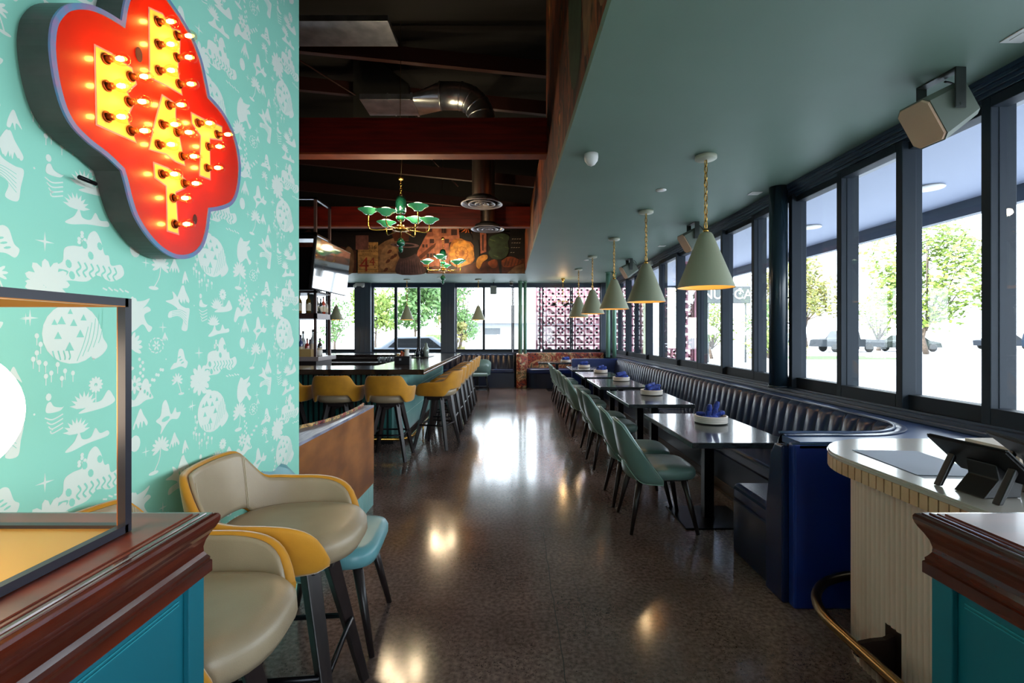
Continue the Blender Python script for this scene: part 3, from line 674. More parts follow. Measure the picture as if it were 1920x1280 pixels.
# ------------------------------------------------------------ far mural (flat print)
MY = SY-.002
mk = {}
mcols = dict(bg='#1c120d', tan='#8d6440', tan2='#a67a50', card='#8c5648', tick='#c8914e', ink='#2c160c', red='#a03018', hat='#140e0d', coat='#4c3536', coat2='#6a4c4a', bld='#a05a40', bld2='#b56c4c', win='#3a1c16', flw='#d08a34', flw2='#a8621f', sunf='#b85a1c', grn='#34452c', grn2='#56683a', stem='#1c1a18', leaf='#9a4a1e', dash='#b0a090', drk='#0e0b0b', brn='#5a2a14')
order = list(mcols); mm = [mat('mural_'+a, b_, .55, noise='#%02x%02x%02x' % tuple(int(int(b_[q:q+2], 16)*.72) for q in (1, 3, 5)), scale=9, detail=6) for a, b_ in mcols.items()]
k = MB(); lay = [0]
def mp(px, py): return ((px-962)*SY/900, EYE+(626-py)*SY/900)
def mpoly(col, pts, sp=0):
    if sp: pts = spline(pts, sp)
    lay[0] += 1; y = MY - .0002*lay[0]
    vs = [k.bm.verts.new((mp(*p)[0], y, mp(*p)[1])) for p in pts]
    try: f = k.bm.faces.new(vs); f.material_index = order.index(col)
    except ValueError: pass
mx1 = sofx(SY)
k.prism([(-8.1, CZ+.005), (mx1, CZ+.005), (mx1, 3.9), (-8.1, 3.9)], SY, SY+.1, 'y', mi=0)
mpoly('brn', [(600,512),(600,470),(640,462),(668,470),(668,512)]); mpoly('tan', [(640,512),(644,480),(652,462),(662,470),(664,490),(660,512)], 4)
mpoly('brn', [(560,512),(560,440),(580,430),(598,450),(610,512)])
mpoly('tan', [(706,513),(707,462),(722,452),(740,445),(750,462),(749,490),(744,513)]); mpoly('tan2', [(712,500),(716,470),(735,455),(744,470),(742,492),(730,505)], 4)
for a, b_ in ((731,472),(736,483),(728,490),(724,506),(741,480)): mpoly('brn', [(a-5,b_+3),(a-1,b_-4),(a+4,b_-3),(a+1,b_+2)], 3)
mpoly('card', [(667,468),(667,441),(691,441),(691,468)]); mpoly('tick', [(671,513),(671,468),(691,468),(691,454),(709,454),(709,513)])
for y_ in (479, 488, 497, 505): mpoly('ink', [(672,y_),(708,y_),(708,y_+.5),(672,y_+.5)])
def mtext(s_, px, py, hpx, col):
    lay[0] += 1; X, Z = mp(px, py); text_to(k, s_, hpx*SY/900*1.35, Matrix.Translation((X, MY-.0002*lay[0]-.001, Z)) @ Matrix.Rotation(PI/2, 4, 'X'), order.index(col), 0)
mtext('316', 698, 463.5, 8, 'ink'); mtext('G. WRIGHT & SON', 690, 471.3, 3.4, 'ink'); mtext('BURN & GAS.', 690, 476.5, 2.5, 'ink')
mtext('4', 683, 497, 28, 'red'); mtext('4', 698, 491, 16, 'red')
for s_, a, b_ in (('1', 677, 484), ('2', 677, 492.5), ('3', 703, 492.5), ('4', 703, 501)): mtext(s_, a, b_, 4, 'ink')
mpoly('brn', [(735,440),(735,425),(800,425),(800,440),(770,452),(740,452)])
mpoly('bld', [(783,500),(780,485),(788,452),(800,440),(797,425),(860,425),(862,448),(842,455),(842,500)]); mpoly('bld2', [(812,425),(822,425),(826,500),(818,500),(812,470)]); mpoly('bld2', [(797,444),(842,442),(860,446),(860,450),(842,447),(797,448)])
for q in ((801,427,9,8),(828,428,9,9),(846,430,11,11),(806,448,8,8),(834,448,8,8),(792,458,4,6),(798,458,4,6),(800,475,5,8),(806,475,5,8),(812,475,5,8),(834,475,5,8),(849,462,5,6)):
    mpoly('win', [(q[0],q[1]),(q[0]+q[2],q[1]),(q[0]+q[2],q[1]+q[3]),(q[0],q[1]+q[3])])
mpoly('brn', [(783,482),(810,460),(818,455),(816,462),(790,486)])
mpoly('hat', [(770,437),(799,437),(796,446),(788,462),(782,470),(768,470)], 4)
mpoly('coat', [(744,513),(748,486),(758,480),(775,474),(785,482),(792,495),(796,513)], 4)
for i in range(9): mpoly('coat2', [(750+i*5,512),(752+i*4.2,486+abs(i-4)),(753+i*4.2,486+abs(i-4)),(751.5+i*5,512)])
mpoly('hat', [(748,470),(764,466),(782,468),(775,478),(758,484),(749,482)], 4)
mpoly('coat2', spline([(732,458),(745,455.5),(765,455),(784,459),(783,463),(765,464.5),(742,463)], 4)); mpoly('hat', spline([(738,459),(750,457.5),(765,457.5),(778,460),(765,462.5),(745,461)], 4))
mpoly('flw2', [(842+ (865-842)*0,470),(848,452),(862,447),(880,452),(890,465),(891,482),(883,495),(870,503),(852,499),(843,488)], 5)
for i in range(14):
    a = 2*PI*i/14; mpoly('flw', [(866+17*math.cos(a)+6.5*math.cos(t), 476+19*math.sin(a)+6.5*math.sin(t)) for t in [2*PI*j/10 for j in range(10)]])
for i in range(10):
    a = 2*PI*i/10+.3; mpoly('flw2', [(866+9*math.cos(a)+4*math.cos(t), 476+10*math.sin(a)+4*math.sin(t)) for t in [2*PI*j/8 for j in range(8)]]); mpoly('flw', [(866+8*math.cos(a)+3*math.cos(t), 475+9*math.sin(a)+3.2*math.sin(t)) for t in [2*PI*j/8 for j in range(8)]])
for i in range(9):
    a = PI*(.02+.96*i/8); c, s_ = math.cos(a), math.sin(a); mpoly('sunf', [(878-s_*2,425+c*2),(878+c*12,425+s_*9),(878+c*20,426+s_*14),(878+c*11+s_*2,425+s_*11)])
mpoly('hat', [(864,446),(872,437),(882,438),(886,450),(880,453)], 4); mpoly('hat', [(889,455),(897,452),(899,480),(892,492),(889,475)], 4)
mpoly('bld', [(900,436),(912,438),(912,472),(901,476)]); mpoly('win', [(904,440),(907,440),(907,470),(904,470)])
mpoly('brn', [(800,512),(815,498),(850,505),(890,492),(930,488),(985,485),(985,513),(800,513)])
mpoly('flw', [(893,498),(895,485),(903,479),(913,478),(914,485),(905,492),(899,504)], 4); mpoly('leaf', [(915,492),(930,486),(932,500),(922,502)], 4); mpoly('leaf', [(940,490),(955,481),(970,485),(978,492),(960,500),(944,500)], 4)
for i in range(6): mpoly('brn', [(945+i*6,499),(950+i*6,484),(951+i*6,484),(946.5+i*6,499)])
mpoly('tan', [(950,513),(965,500),(982,494),(984,512)])
mpoly('grn', [(916,458),(918,446),(930,440),(945,438),(955,444),(952,455),(954,470),(948,482),(935,487),(922,484),(916,474),(920,466)], 5)
for q in ((918,448,10),(925,478,9),(946,462,8),(935,443,8)): mpoly('grn2', [(q[0],q[1]),(q[0]+q[2],q[1]+3),(q[0]+q[2]+1,q[1]+5),(q[0]+1,q[1]+2)])
mpoly('stem', [(933,486),(940,486),(941,513),(937,513)])
mpoly('drk', [(956,425),(986,425),(986,480),(956,478)])
for j, y_ in enumerate((448, 455.5, 464, 473.5)):
    for i in range(4 if j < 3 else 2): mpoly('dash', [(957+i*4.5+(3-j)*1.0,y_),(960+i*4.5+(3-j)*1.0,y_-.6),(960+i*4.5+(3-j)*1.0,y_+.5),(957+i*4.5+(3-j)*1.0,y_+1)])
o = k.build('wall_mural_far', mm, fixn=False); struct(o)
k = MB()
def sm(col, pts):
    lay[0] += 1; pts = spline(pts, 5); vs = [k.bm.verts.new((sofx(y)-.0012-.0002*(lay[0] % 5), y, z)) for y, z in pts]; f = k.bm.faces.new(vs); f.material_index = order.index(col)
sm('tan2', [(1.95,3.75),(2.0,3.2),(2.15,3.03),(2.35,3.1),(2.4,3.6),(2.3,4.2),(2.0,4.3)]); sm('grn', [(2.9,3.4),(3.1,3.1),(3.4,3.3),(3.5,4.2),(3.3,5.0),(2.9,4.8)])
sm('leaf', [(4.1,3.5),(4.4,3.45),(4.6,4.5),(4.5,5.3),(4.1,5.3)]); sm('tan', [(2.6,3.15),(2.8,3.1),(2.85,3.6),(2.7,3.9),(2.55,3.6)])
sm('leaf', [(6.1,3.0),(6.5,3.0),(6.6,3.7),(6.2,3.75)]); sm('flw2', [(7.9,3.0),(8.5,3.0),(8.6,3.7),(8.0,3.7)]); sm('leaf', [(10.2,3.0),(11.2,3.0),(11.2,3.8),(10.4,3.8)])
struct(k.build('wall_mural_side', mm, fixn=False))
struct(B('trim_ceiling_edge', mat('pale_edge_bead', '#9aa59a', .5), (-8.1, mx1, SY-.008, SY, CZ-.004, CZ+.008)))

# ------------------------------------------------------------ pendants
def pendant(label, loc, s_=1.0, group='row of cone pendants along the window booth', en=2.6):
    t = empty('pendant_lamp', label, 'pendant lamp', loc, 0, group)       # loc = rim centre
    h = .45*s_; R0 = .224*s_; r1 = .045*s_; top = CZ-loc[2]
    k = MB(); k.lathe([(R0, 0), (r1+.008, h-.015), (r1-.006, h), (0, h+.002), (0, h-.006), (r1-.01, h-.01), (r1, h-.022), (R0-.004, .002), (R0, 0)], 40); k.build('lamp_shade', sage, t)
    k = MB(); k.lathe([(R0-.006, .004), (r1-.004, h-.03)], 40); k.build('shade_lining', gold_in, t, label='gold lining of the shade')
    k = MB(); k.lathe([(0, h+.0), (.02, h+.005), (.022, h+.02), (.008, h+.035), (0, h+.036)], 14); k.build('brass_cap', brass, t)
    ch = MB(); z = h+.03; i = 0; a = .019*s_; b_ = .034
    while z < top-.03:
        M = Matrix.Rotation(PI/2*(i % 2)+.3, 3, 'Z'); zc = z+b_
        ch.tube([(M @ Vector((a*.7*math.cos(q), 0, b_*math.sin(q)))) + Vector((0, 0, zc)) for q in [2*PI*j/10 for j in range(10)]], .0042, 6, closed=True)
        z += b_*2-.012; i += 1
    ch.build('chain', brass, t)
    k = MB(); k.tube([(.006, 0, h+.03), (-.004, .004, (h+top)/2), (.004, 0, top-.02)], .0035, 6); k.build('cord', mat('cream_cord', '#c0aa80', .6), t)
    k = MB(); k.lathe([(0, top-.035), (.075, top-.033), (.085, top-.026), (.085, top-.002), (0, top-.001)], 28); k.build('canopy', canopy_mat, t)
    k = MB(); k.lathe([(0, .10), (.022, .105), (.032, .135), (.026, .165), (.014, .19), (0, .195)], 16); k.build('bulb', bulb_m, t)
    lamp(t, (0, 0, .07), en*s_, (1, .72, .38), .03); return t
pl = ['nearest and largest cone pendant lamp over the first booth table', 'second cone pendant lamp from the front, over the second booth table', 'third cone pendant lamp from the front along the windows', 'fourth cone pendant lamp from the front along the windows', 'farthest cone pendant lamp of the window row']
for (x, y), lb in zip(((1.57, 3.91), (1.565, 5.65), (1.53, 7.27), (1.48, 8.95), (1.46, 10.7)), pl): pendant(lb, (x, y, 1.845), 1)
for (x, y), lb in zip(((-.92, 12.7), (-2.81, 12.7), (-4.68, 12.7)), ('small cone pendant lamp before the right far window', 'small cone pendant lamp before the middle far window', 'small cone pendant lamp beside the bar shelf posts')):
    pendant(lb, (x, y, 1.845), .82, 'cone pendants along the far windows', 8)

# ------------------------------------------------------------ chandeliers
gglass = mat('green_glass', '#1f6a4a', .08, coat=1); gglass2 = mat('dark_green_glass', '#06261c', .06, coat=1)
glow = emis('chandelier_glow', '#e6ffd0', 4)
gbowl = mat('lit_green_glass', '#3f9a6a', .1, coat=1, emit='#4fb070', es=.35)
def chandelier(label, loc, s_, rot, n_arm=6):
    t = empty('chandelier', label, 'chandelier', loc, 0, 'green glass chandeliers')
    k = MB(); k.lathe([(0,.42),(.05,.40),(.072,.34),(.07,.20),(.055,.17),(0,.17)], 24); k.build('glass_dome', gglass2, t)
    k = MB(); k.rod((0,0,-.2),(0,0,.2),.009); k.lathe([(0,.02),(.05,.01),(.06,-.01),(.035,-.04),(0,-.045)], 20)
    k.lathe([(0,-.055),(.11,-.05),(.115,-.058),(.02,-.075),(0,-.075)], 28); k.build('stem', brass, t)
    k = MB(); k.lathe([(0,.15),(.055,.13),(.07,.11),(.045,.08),(.02,.06),(0,.06)], 20); k.build('glass_cup', gglass, t)
    k = MB(); k.lathe([(0,-.16),(.03,-.17),(.058,-.22),(.05,-.26),(.02,-.27),(.036,-.30),(.025,-.34),(0,-.37)], 20); k.build('glass_finial', gglass, t)
    for i in range(n_arm):
        a = rot+2*PI*i/n_arm; c, s2 = math.cos(a), math.sin(a); up = .13 if i % 2 else .05; r_ = .42 if i % 2 else .38
        g = MB(); g.tube(spline([(0,0,-.04),(c*.2,s2*.2,-.06),(c*(r_-.05),s2*(r_-.05),-.07),(c*r_,s2*r_,-.02),(c*r_,s2*r_,up)], 5, False), .0075, 7)
        arm = g.build('arm', brass, t)
        g = MB(); g.lathe([(0,up),(.035,up),(.055,up+.008),(.08,up+.035),(.135,up+.062),(.138,up+.068),(.13,up+.07),(.08,up+.05),(.05,up+.03),(0,up+.03)], 28, (c*r_,s2*r_,0)); g.build('glass_bowl', gbowl, arm)
        g = MB(); g.lathe([(0,up+.045),(.07,up+.052),(.088,up+.065),(.08,up+.085),(.05,up+.1),(0,up+.105)], 20, (c*r_,s2*r_,0)); g.build('light_disc', glow, arm)
    ch = MB(); z = .41; i = 0
    while z < .62:
        M = Matrix.Rotation(PI/2*(i % 2), 3, 'Z'); ch.tube([(M @ Vector((.013*math.cos(q), 0, .02*math.sin(q))))+Vector((0,0,z+.02)) for q in [2*PI*j/8 for j in range(8)]], .003, 5, closed=True); z += .033; i += 1
    ch.lathe([(0,.62),(.03,.625),(.04,.65),(.02,.67),(0,.67)], 12); ch.build('chain', brass, t)
    ch = MB(); ch.tube([(0,0,.66),(.015,0,.9),(-.01,0,1.1),(0,0,5.7-loc[2])], .004, 5); ch.build('cord', agedbrass, t)
    t.scale = (s_, s_, s_); [lamp(t, (.22*math.cos(q_), .22*math.sin(q_), .22), 22, (1, .74, .46), .05) for q_ in (.6, 2.7, 4.8)]; return t
chandelier('large green glass chandelier above the front corner of the bar', (-1.52, 6.5, 2.93), 1.0, .25)
chandelier('smaller looking green glass chandelier farther back over the far end of the bar', (-1.55, 10.6, 2.93), 1.0, 1.57)
tb = empty('brass_chandelier', 'small brass chandelier with black shades before the breeze block window', 'chandelier', (1.3, 12.5, 2.32))
k = MB(); k.rod((0,0,-.12),(0,0,.5),.008); k.lathe([(0,.6),(.05,.598),(.045,.56),(.015,.5),(0,.5)], 16); k.lathe([(0,.03),(.03,.01),(.02,-.03),(0,-.04)], 12); k.build('stem', brass, tb)
for i in range(5):
    a = 2*PI*i/5; c, s2 = math.cos(a), math.sin(a); g = MB(); g.tube([(0,0,0),(c*.15,s2*.15,.0),(c*.27,s2*.27,-.04)], .007, 6); ar = g.build('arm', brass, tb)
    g = MB(); g.lathe([(0,.02),(.03,.015),(.075,-.045),(.07,-.045),(.02,.0),(0,.0)], 16, (c*.3,s2*.3,-.06)); g.build('black_shade', black_pl, ar)
lamp(tb, (0,0,.3), 10, (1,.6,.25), .05)

# ------------------------------------------------------------ ceiling devices
def speaker(label, loc, rz, tilt=.55):
    t = empty('wall_speaker', label, 'speaker', loc, rz, 'speakers hung along the window ceiling')
    M = Matrix.Translation((0, 0, -.2)) @ Matrix.Rotation(-tilt, 4, 'Y')
    q = MB(); c_ = .03; w2, h2 = .1, .13
    ring = lambda sx, f: [(sx, y*f, z*f) for y, z in ((-w2+c_,-h2),(w2-c_,-h2),(w2,-h2+c_),(w2,h2-c_),(w2-c_,h2),(-w2+c_,h2),(-w2,h2-c_),(-w2,-h2+c_))]
    q.loft([ring(-.13, 1.0), ring(.13, .82)], smooth=False)
    for v in q.bm.verts: v.co = M @ v.co
    q.build('speaker_box', mat('speaker_grey_green', '#5c6458', .5), t)
    q = MB(); q.loft([ring(.13, .80), ring(.142, .78)], smooth=False)
    for v in q.bm.verts: v.co = M @ Vector((-v.co.x-.0, v.co.y*1.18, v.co.z*1.18))
    q.build('speaker_grille', mat('speaker_grille_beige', '#c9a488', .7, bump=.3, bscale=600), t)
    q = MB(); q.box(-.03, .03, -.118, -.11, -.22, 0); q.box(-.03, .03, .11, .118, -.22, 0); q.box(-.03, .03, -.118, .118, -.008, 0); q.rod((0,-.125,-.2),(0,.125,-.2),.01); q.build('bracket', mat('bracket_metal', '#3a3f3c', .4, metal=.4), t)
    q = MB(); q.tube(spline([(.03,0,-.02),(.1,.02,-.02),(.15,.03,-.07),(.13,.02,-.15)], 5, False), .006, 6); q.build('cable', black_pl, t); return t
speaker('nearest grey speaker on a bracket at the top right of the photo', (2.42, 2.72, CZ), .08)
speaker('second speaker on the ceiling, behind the nearest cone pendant', (2.36, 6.3, CZ), .1)
speaker('farthest small speaker on the ceiling beside the second pendant', (2.25, 9.3, CZ), .1)
k = MB(); k.lathe([(0,0),(.055,0),(.056,-.03),(.052,-.055),(.03,-.085),(0,-.1)], 24); o = k.build('camera_dome', white_pl); o.location = (.63, 3.87, CZ); tag(o, 'white dome security camera on the teal ceiling near the mural edge', 'security camera')
for (x, y, lb) in ((1.49, 4.83, 'round white ceiling disc between the first two pendants'), (1.43, 9.4, 'small round ceiling disc beside the fourth pendant'), (-1.9, 12.3, 'small white ceiling disc in front of the far windows')):
    k = MB(); k.lathe([(0,0),(.05,0),(.052,-.006),(.03,-.012),(0,-.01)], 20); o = k.build('sprinkler_cover', white_pl); o.location = (x, y, CZ); tag(o, lb, 'ceiling disc', 'white ceiling discs')
for (x, y, lb) in ((2.49, 4.94, 'square white ceiling vent plate near the round column'), (2.45, 7.9, 'square white ceiling plate beyond the second speaker'), (2.47, 2.33, 'square white ceiling plate at the right edge of the photo')):
    k = MB(); k.box(-.055,.055,-.055,.055,-.006,0, bev=.002); k.box(-.03,.03,-.03,.03,-.009,-.006); o = k.build('ceiling_plate', white_pl); o.location = (x, y, CZ); tag(o, lb, 'ceiling plate', 'square ceiling plates')
def emergency(label, loc, rz):
    t = empty('emergency_light', label, 'emergency light', loc, rz, 'twin head emergency lights'); k = MB(); k.box(-.13,.13,-.05,0,-.04,.05, bev=.01); k.build('housing', white_pl, t)
    for s_ in (-1, 1):
        g = MB(); g.lathe([(0,0),(.045,.004),(.05,.03),(.03,.06),(0,.06)], 16, (s_*.11,-.09,-.04), M=Matrix.Rotation(PI/2, 4, 'X')); g.build('lamp_head', white_pl, t)
emergency('white twin head emergency light on the dark far pier', (fx(678), FY-.13, 2.86), 0)
emergency('white twin head emergency light above the side windows', (2.66, 9.4, 2.84), PI/2*1.0)
t = empty('security_camera', 'small white bullet security camera at the far ceiling by the green posts', 'security camera', (fx(959), 13.3, CZ)); k = MB(); k.lathe([(0,0),(.05,0),(.05,-.05),(0,-.05)], 16); k.build('mount', white_pl, t); k = MB(); k.lathe([(0,-.11),(.05,-.09),(.055,-.05),(.04,-.03),(0,-.03)], 16); k.build('lens_dome', black_pl, t)
t = empty('hanging_speaker', 'grey box speaker at the top of the right far window', 'speaker', (fx(926), 13.4, 2.78)); k = MB(); k.box(-.09,.09,-.08,.08,-.2,.03, bev=.02); k.build('speaker_box', mat('speaker_light_grey', '#8c9490', .5), t); k = MB(); k.rod((0,0,.02),(0,0,.14),.012); k.build('bracket', blackmetal, t)

# ------------------------------------------------------------ posts
for (x, y, r_, lb) in ((fx(975.5)*13.2/FY, 13.2, .055, 'left one of two green posts before the far windows'), (fx(984.5)*13.2/FY, 13.2, .045, 'right one of two green posts before the far windows'), (2.23, 11.28, .05, 'left green post at the far end of the window booth'), (2.38, 11.28, .045, 'right green post at the far end of the window booth')):
    k = MB(); k.rod((0,0,.92 if y < 13 else .93), (0,0,CZ), r_, n=24); k.rod((0,0,CZ-.03),(0,0,CZ-.001), r_+.012, n=24); o = k.build('steel_post', green_post); o.location = (x, y, 0); tag(o, lb, 'post', 'sage green posts')
k = MB(); k.rod((0,0,.945),(0,0,CZ-.001), .083, n=40); k.rod((0,0,.945),(0,0,.965), .095, n=40); o = k.build('round_column', mat('dark_column', '#1e2c36', .25)); o.location = (2.62, 4.74, 0); tag(o, 'thick dark round column on the window sill between two window groups', 'column')

# ------------------------------------------------------------ window banquette
bq = empty('window_banquette', 'long dark navy channel-tufted banquette under the right windows, curving at its near end', 'banquette', (0,0,0))
def fillet_path():
    pts = [(1.53, 2.76)]; cx, cy, r_ = 1.98, 3.20, .44
    for i in range(13):
        a = -PI/2+PI/2*i/12; pts.append((cx+r_*math.cos(a), cy+r_*math.sin(a)))
    pts.append((2.42, 11.05)); return pts
pth = [Vector(p) for p in fillet_path()]
def along(path, step):
    out = []; acc = 0; tot = sum((b_-a).length for a, b_ in zip(path, path[1:])); n = int(tot/step); segs = []; d = 0
    for a, b_ in zip(path, path[1:]): segs.append((d, a, b_)); d += (b_-a).length
    for i in range(n+1):
        s_ = i*tot/n
        for d0, a, b_ in reversed(segs):
            if s_ >= d0-1e-9: t_ = (b_-a).normalized(); out.append((a+t_*(s_-d0), t_, s_)); break
    return out, tot
smp, tot = along(pth, .0118)
fl_w = .142; k = MB(); rings = []
for p, t_, s_ in smp:
    n_ = Vector((-t_.y, t_.x))      # towards the table side
    ph = (s_ % fl_w)/fl_w; bulge = math.sqrt(max(0, 1-(2*ph-1)**2)); r = []
    for j, (zz, off, kz) in enumerate(((.44, .09, 1), (.60, .065, 1), (.76, .04, 1), (.86, .02, .95), (.895, 0, .55), (.905, -.03, .1), (.90, -.05, 0))):
        q = p + n_*(off + .046*bulge*kz - .012); r.append((q.x, q.y, zz))
    rings.append(r)
k.loft(rings, closed=False, cap=False); k.build('tufted_backrest', flute_mat, bq, fixn=False)
k = MB(); k.tube([(p.x-n2.x*.0, p.y, .905) for p, t_, s_ in smp[::5] for n2 in (Vector((0,0)),)], .009, 6); k.build('piping', piping_mat, bq, label='pale blue piping along the top of the back')
k = MB()      # shelf behind the back, up to the window sill
inner = [(p.x+t_.y*.03, p.y-t_.x*.03) for p, t_, s_ in smp[::7]]
k.prism([(1.53, 2.62)] + inner + [(2.45, 11.2), (2.70, 11.2), (2.70, 2.56), (1.53, 2.56)], .86, .895); k.build('back_ledge', mat('navy_ledge', '#2c4878', .38), bq)
k = MB(); k.box(1.50, 2.70, 2.56, 2.62, .0, .885, bev=.012); k.build('end_panel', mat('lit_navy_vinyl', '#112f7c', .33), bq)  # lit look of the near end put into a brighter navy
k = MB(); k.prism([(2.62, 0), (2.62, .86), (2.70, .86), (2.745, .8), (2.80, .46), (2.80, 0)], 1.47, 1.53, 'x'); k.build('back_side_panel', navy, bq, bevel=.01)
k = MB(); k.tube([(1.497, 2.63, .0), (1.497, 2.63, .875), (1.485, 2.72, .845)], .005, 6); k.tube([(1.49, 2.565, .885), (2.7, 2.565, .885)], .007, 6); k.build('piping', piping_mat, bq)
k = MB(); k.box(1.95, 2.45, 3.20, 11.05, .08, .36); k.build('seat_base', mat('navy_seat_base', '#15203a', .3), bq)
k = MB(); k.box(1.49, 2.45, 2.74, 3.27, .345, .465, bev=.035, seg=3); 
for i in range(5): k.box(1.93, 2.46, 3.28+1.555*i, 3.28+1.555*(i+1)-.004, .345, .465, bev=.03, seg=3)
k.build('seat_cushion', navy, bq)
k = MB(); k.box(1.495, 1.945, 2.79, 3.265, 0, .36, bev=.012); k.build('seat_front', mat('navy_seat_base', '#15203a'), bq)
k = MB(); k.box(1.94, 2.0, 3.28, 11.05, 0, .1, bev=.005); k.box(1.925, 1.94, 3.28, 11.05, 0, .02); k.build('plinth', plinth, bq, label='brown timber kick board')
k = MB(); k.box(1.36, 2.45, 11.06, 11.2, 0, .9, bev=.02); k.build('far_end_panel', mat('royal_navy_leather', '#152c68', .3), bq)

# ------------------------------------------------------------ tables, bowls, napkins
def table_obj(label, cx, y0, y1, w=.69, posts=(0,), z=.735, name='dining_table', base=True, cat='table', group='booth tables in the window row'):
    cy = (y0+y1)/2; t = empty(name, label, cat, (cx, cy, 0), 0, group); L2 = (y1-y0)/2
    k = MB(); k.box(-w/2, w/2, -L2, L2, z-.04, z, bev=.004, seg=1); k.build('tabletop', tabletop_mat, t)
    for p in posts:
        k = MB(); k.box(-.038, .038, p-.038, p+.038, .012, z-.04, bev=.003); k.build('table_post', blackmetal, t)
        k = MB(); k.box(-.26, .26, p-.24, p+.24, 0, .014, bev=.006); k.build('base_plate', blackmetal, t)
    return t
TY = [(3.24, 4.44), (5.01, 6.2), (6.66, 7.85), (8.17, 9.36), (9.8, 10.95)]
tl = ['nearest dark oak booth table, with two upright blue napkins in a bowl', 'second dark oak booth table from the front', 'third dark oak booth table from the front', 'fourth dark oak booth table from the front', 'fifth dark oak booth table, just before the blue end panel']
for i, (a, b_) in enumerate(TY): table_obj(tl[i], 1.555, a, b_, posts=(0,) if i == 0 else (-.3, .3))
table_obj('far table inside the floral corner booth', 1.15, 12.25, 12.9, w=1.0, group='far end tables')
table_obj('small far table before the dark fluted far banquette', -.95, 12.5, 12.85, w=.72, group='far end tables')
def napkin(parent, a, b_, r_=.022):
    k = MB(); a = Vector(a); b_ = Vector(b_); n = 9; pts = [a+(b_-a)*i/n for i in range(n+1)]
    k.tube(pts, [r_*(.7 if i in (0, n) else 1+.12*math.sin(i*2.1)) for i in range(n+1)], 10)
    d = (b_-a).normalized()
    for f in (.45, .5, .55): c_ = a+(b_-a)*f; k.tube([c_-d*.004, c_+d*.004], r_*1.15, 10)
    return k
def bowl(label, loc, seed, upright=False):
    R = random.Random(seed); t = empty('serving_bowl', label, 'bowl', loc, 0, 'white ribbed bowls on the booth tables')
    pr = [(0, .004), (.118, .004)]; z = .004
    for i in range(4): pr += [(.128, z+.003), (.132, z+.008), (.128, z+.013)]; z += .0145
    pr += [(.122, z), (.115, z), (.113, .014), (0, .012)]
    k = MB(); k.lathe(pr, 40); k.build('bowl_body', ringwhite, t)
    ns = []
    if upright: ns = [((-.04,-.02,.03),(-.02,-.03,.155)), ((.0,-.02,.03),(.065,.02,.17)), ((.09,.03,.045),(-.10,.06,.065)), ((-.09,-.05,.04),(.05,-.0,.045)), ((.03,.02,.07),(.13,.05,.075))]
    else:
        for j in range(5):
            a = .25+R.uniform(-.3,.3)+j*.1; z = .035+.018*j; c_, s_ = math.cos(a)*.1, math.sin(a)*.1; ox = R.uniform(-.02,.02); oy = R.uniform(-.04,.04)
            ns.append(((-c_+ox, -s_+oy, z), (c_+ox, s_+oy, z+.02)))
    for j, (a, b_) in enumerate(ns):
        o = napkin(t, a, b_).build('rolled_napkin', napkin_mat); o.location = loc
        tag(o, (['left', 'right'][j] + ' one of two cobalt napkins standing upright in the nearest bowl' if upright and j < 2 else 'rolled cobalt napkin, ' + ['lowest', 'second lowest', 'middle', 'second highest', 'topmost'][j] + ' in the ' + label), 'napkin', 'napkins in the ' + label)
for i, (x, y, lb, s_) in enumerate(((1.64, 3.98, 'white ribbed bowl on the nearest booth table', True), (1.68, 5.82, 'white ribbed bowl on the second booth table', False), (1.70, 7.55, 'white ribbed bowl on the third booth table', False), (1.66, 9.1, 'white ribbed bowl on the fourth booth table', False), (1.55, 10.5, 'white ribbed bowl on the fifth booth table', False), (1.38, 12.55, 'white ribbed bowl on the far corner table', False))):
    bowl(lb, (x, y, .736), i, s_)

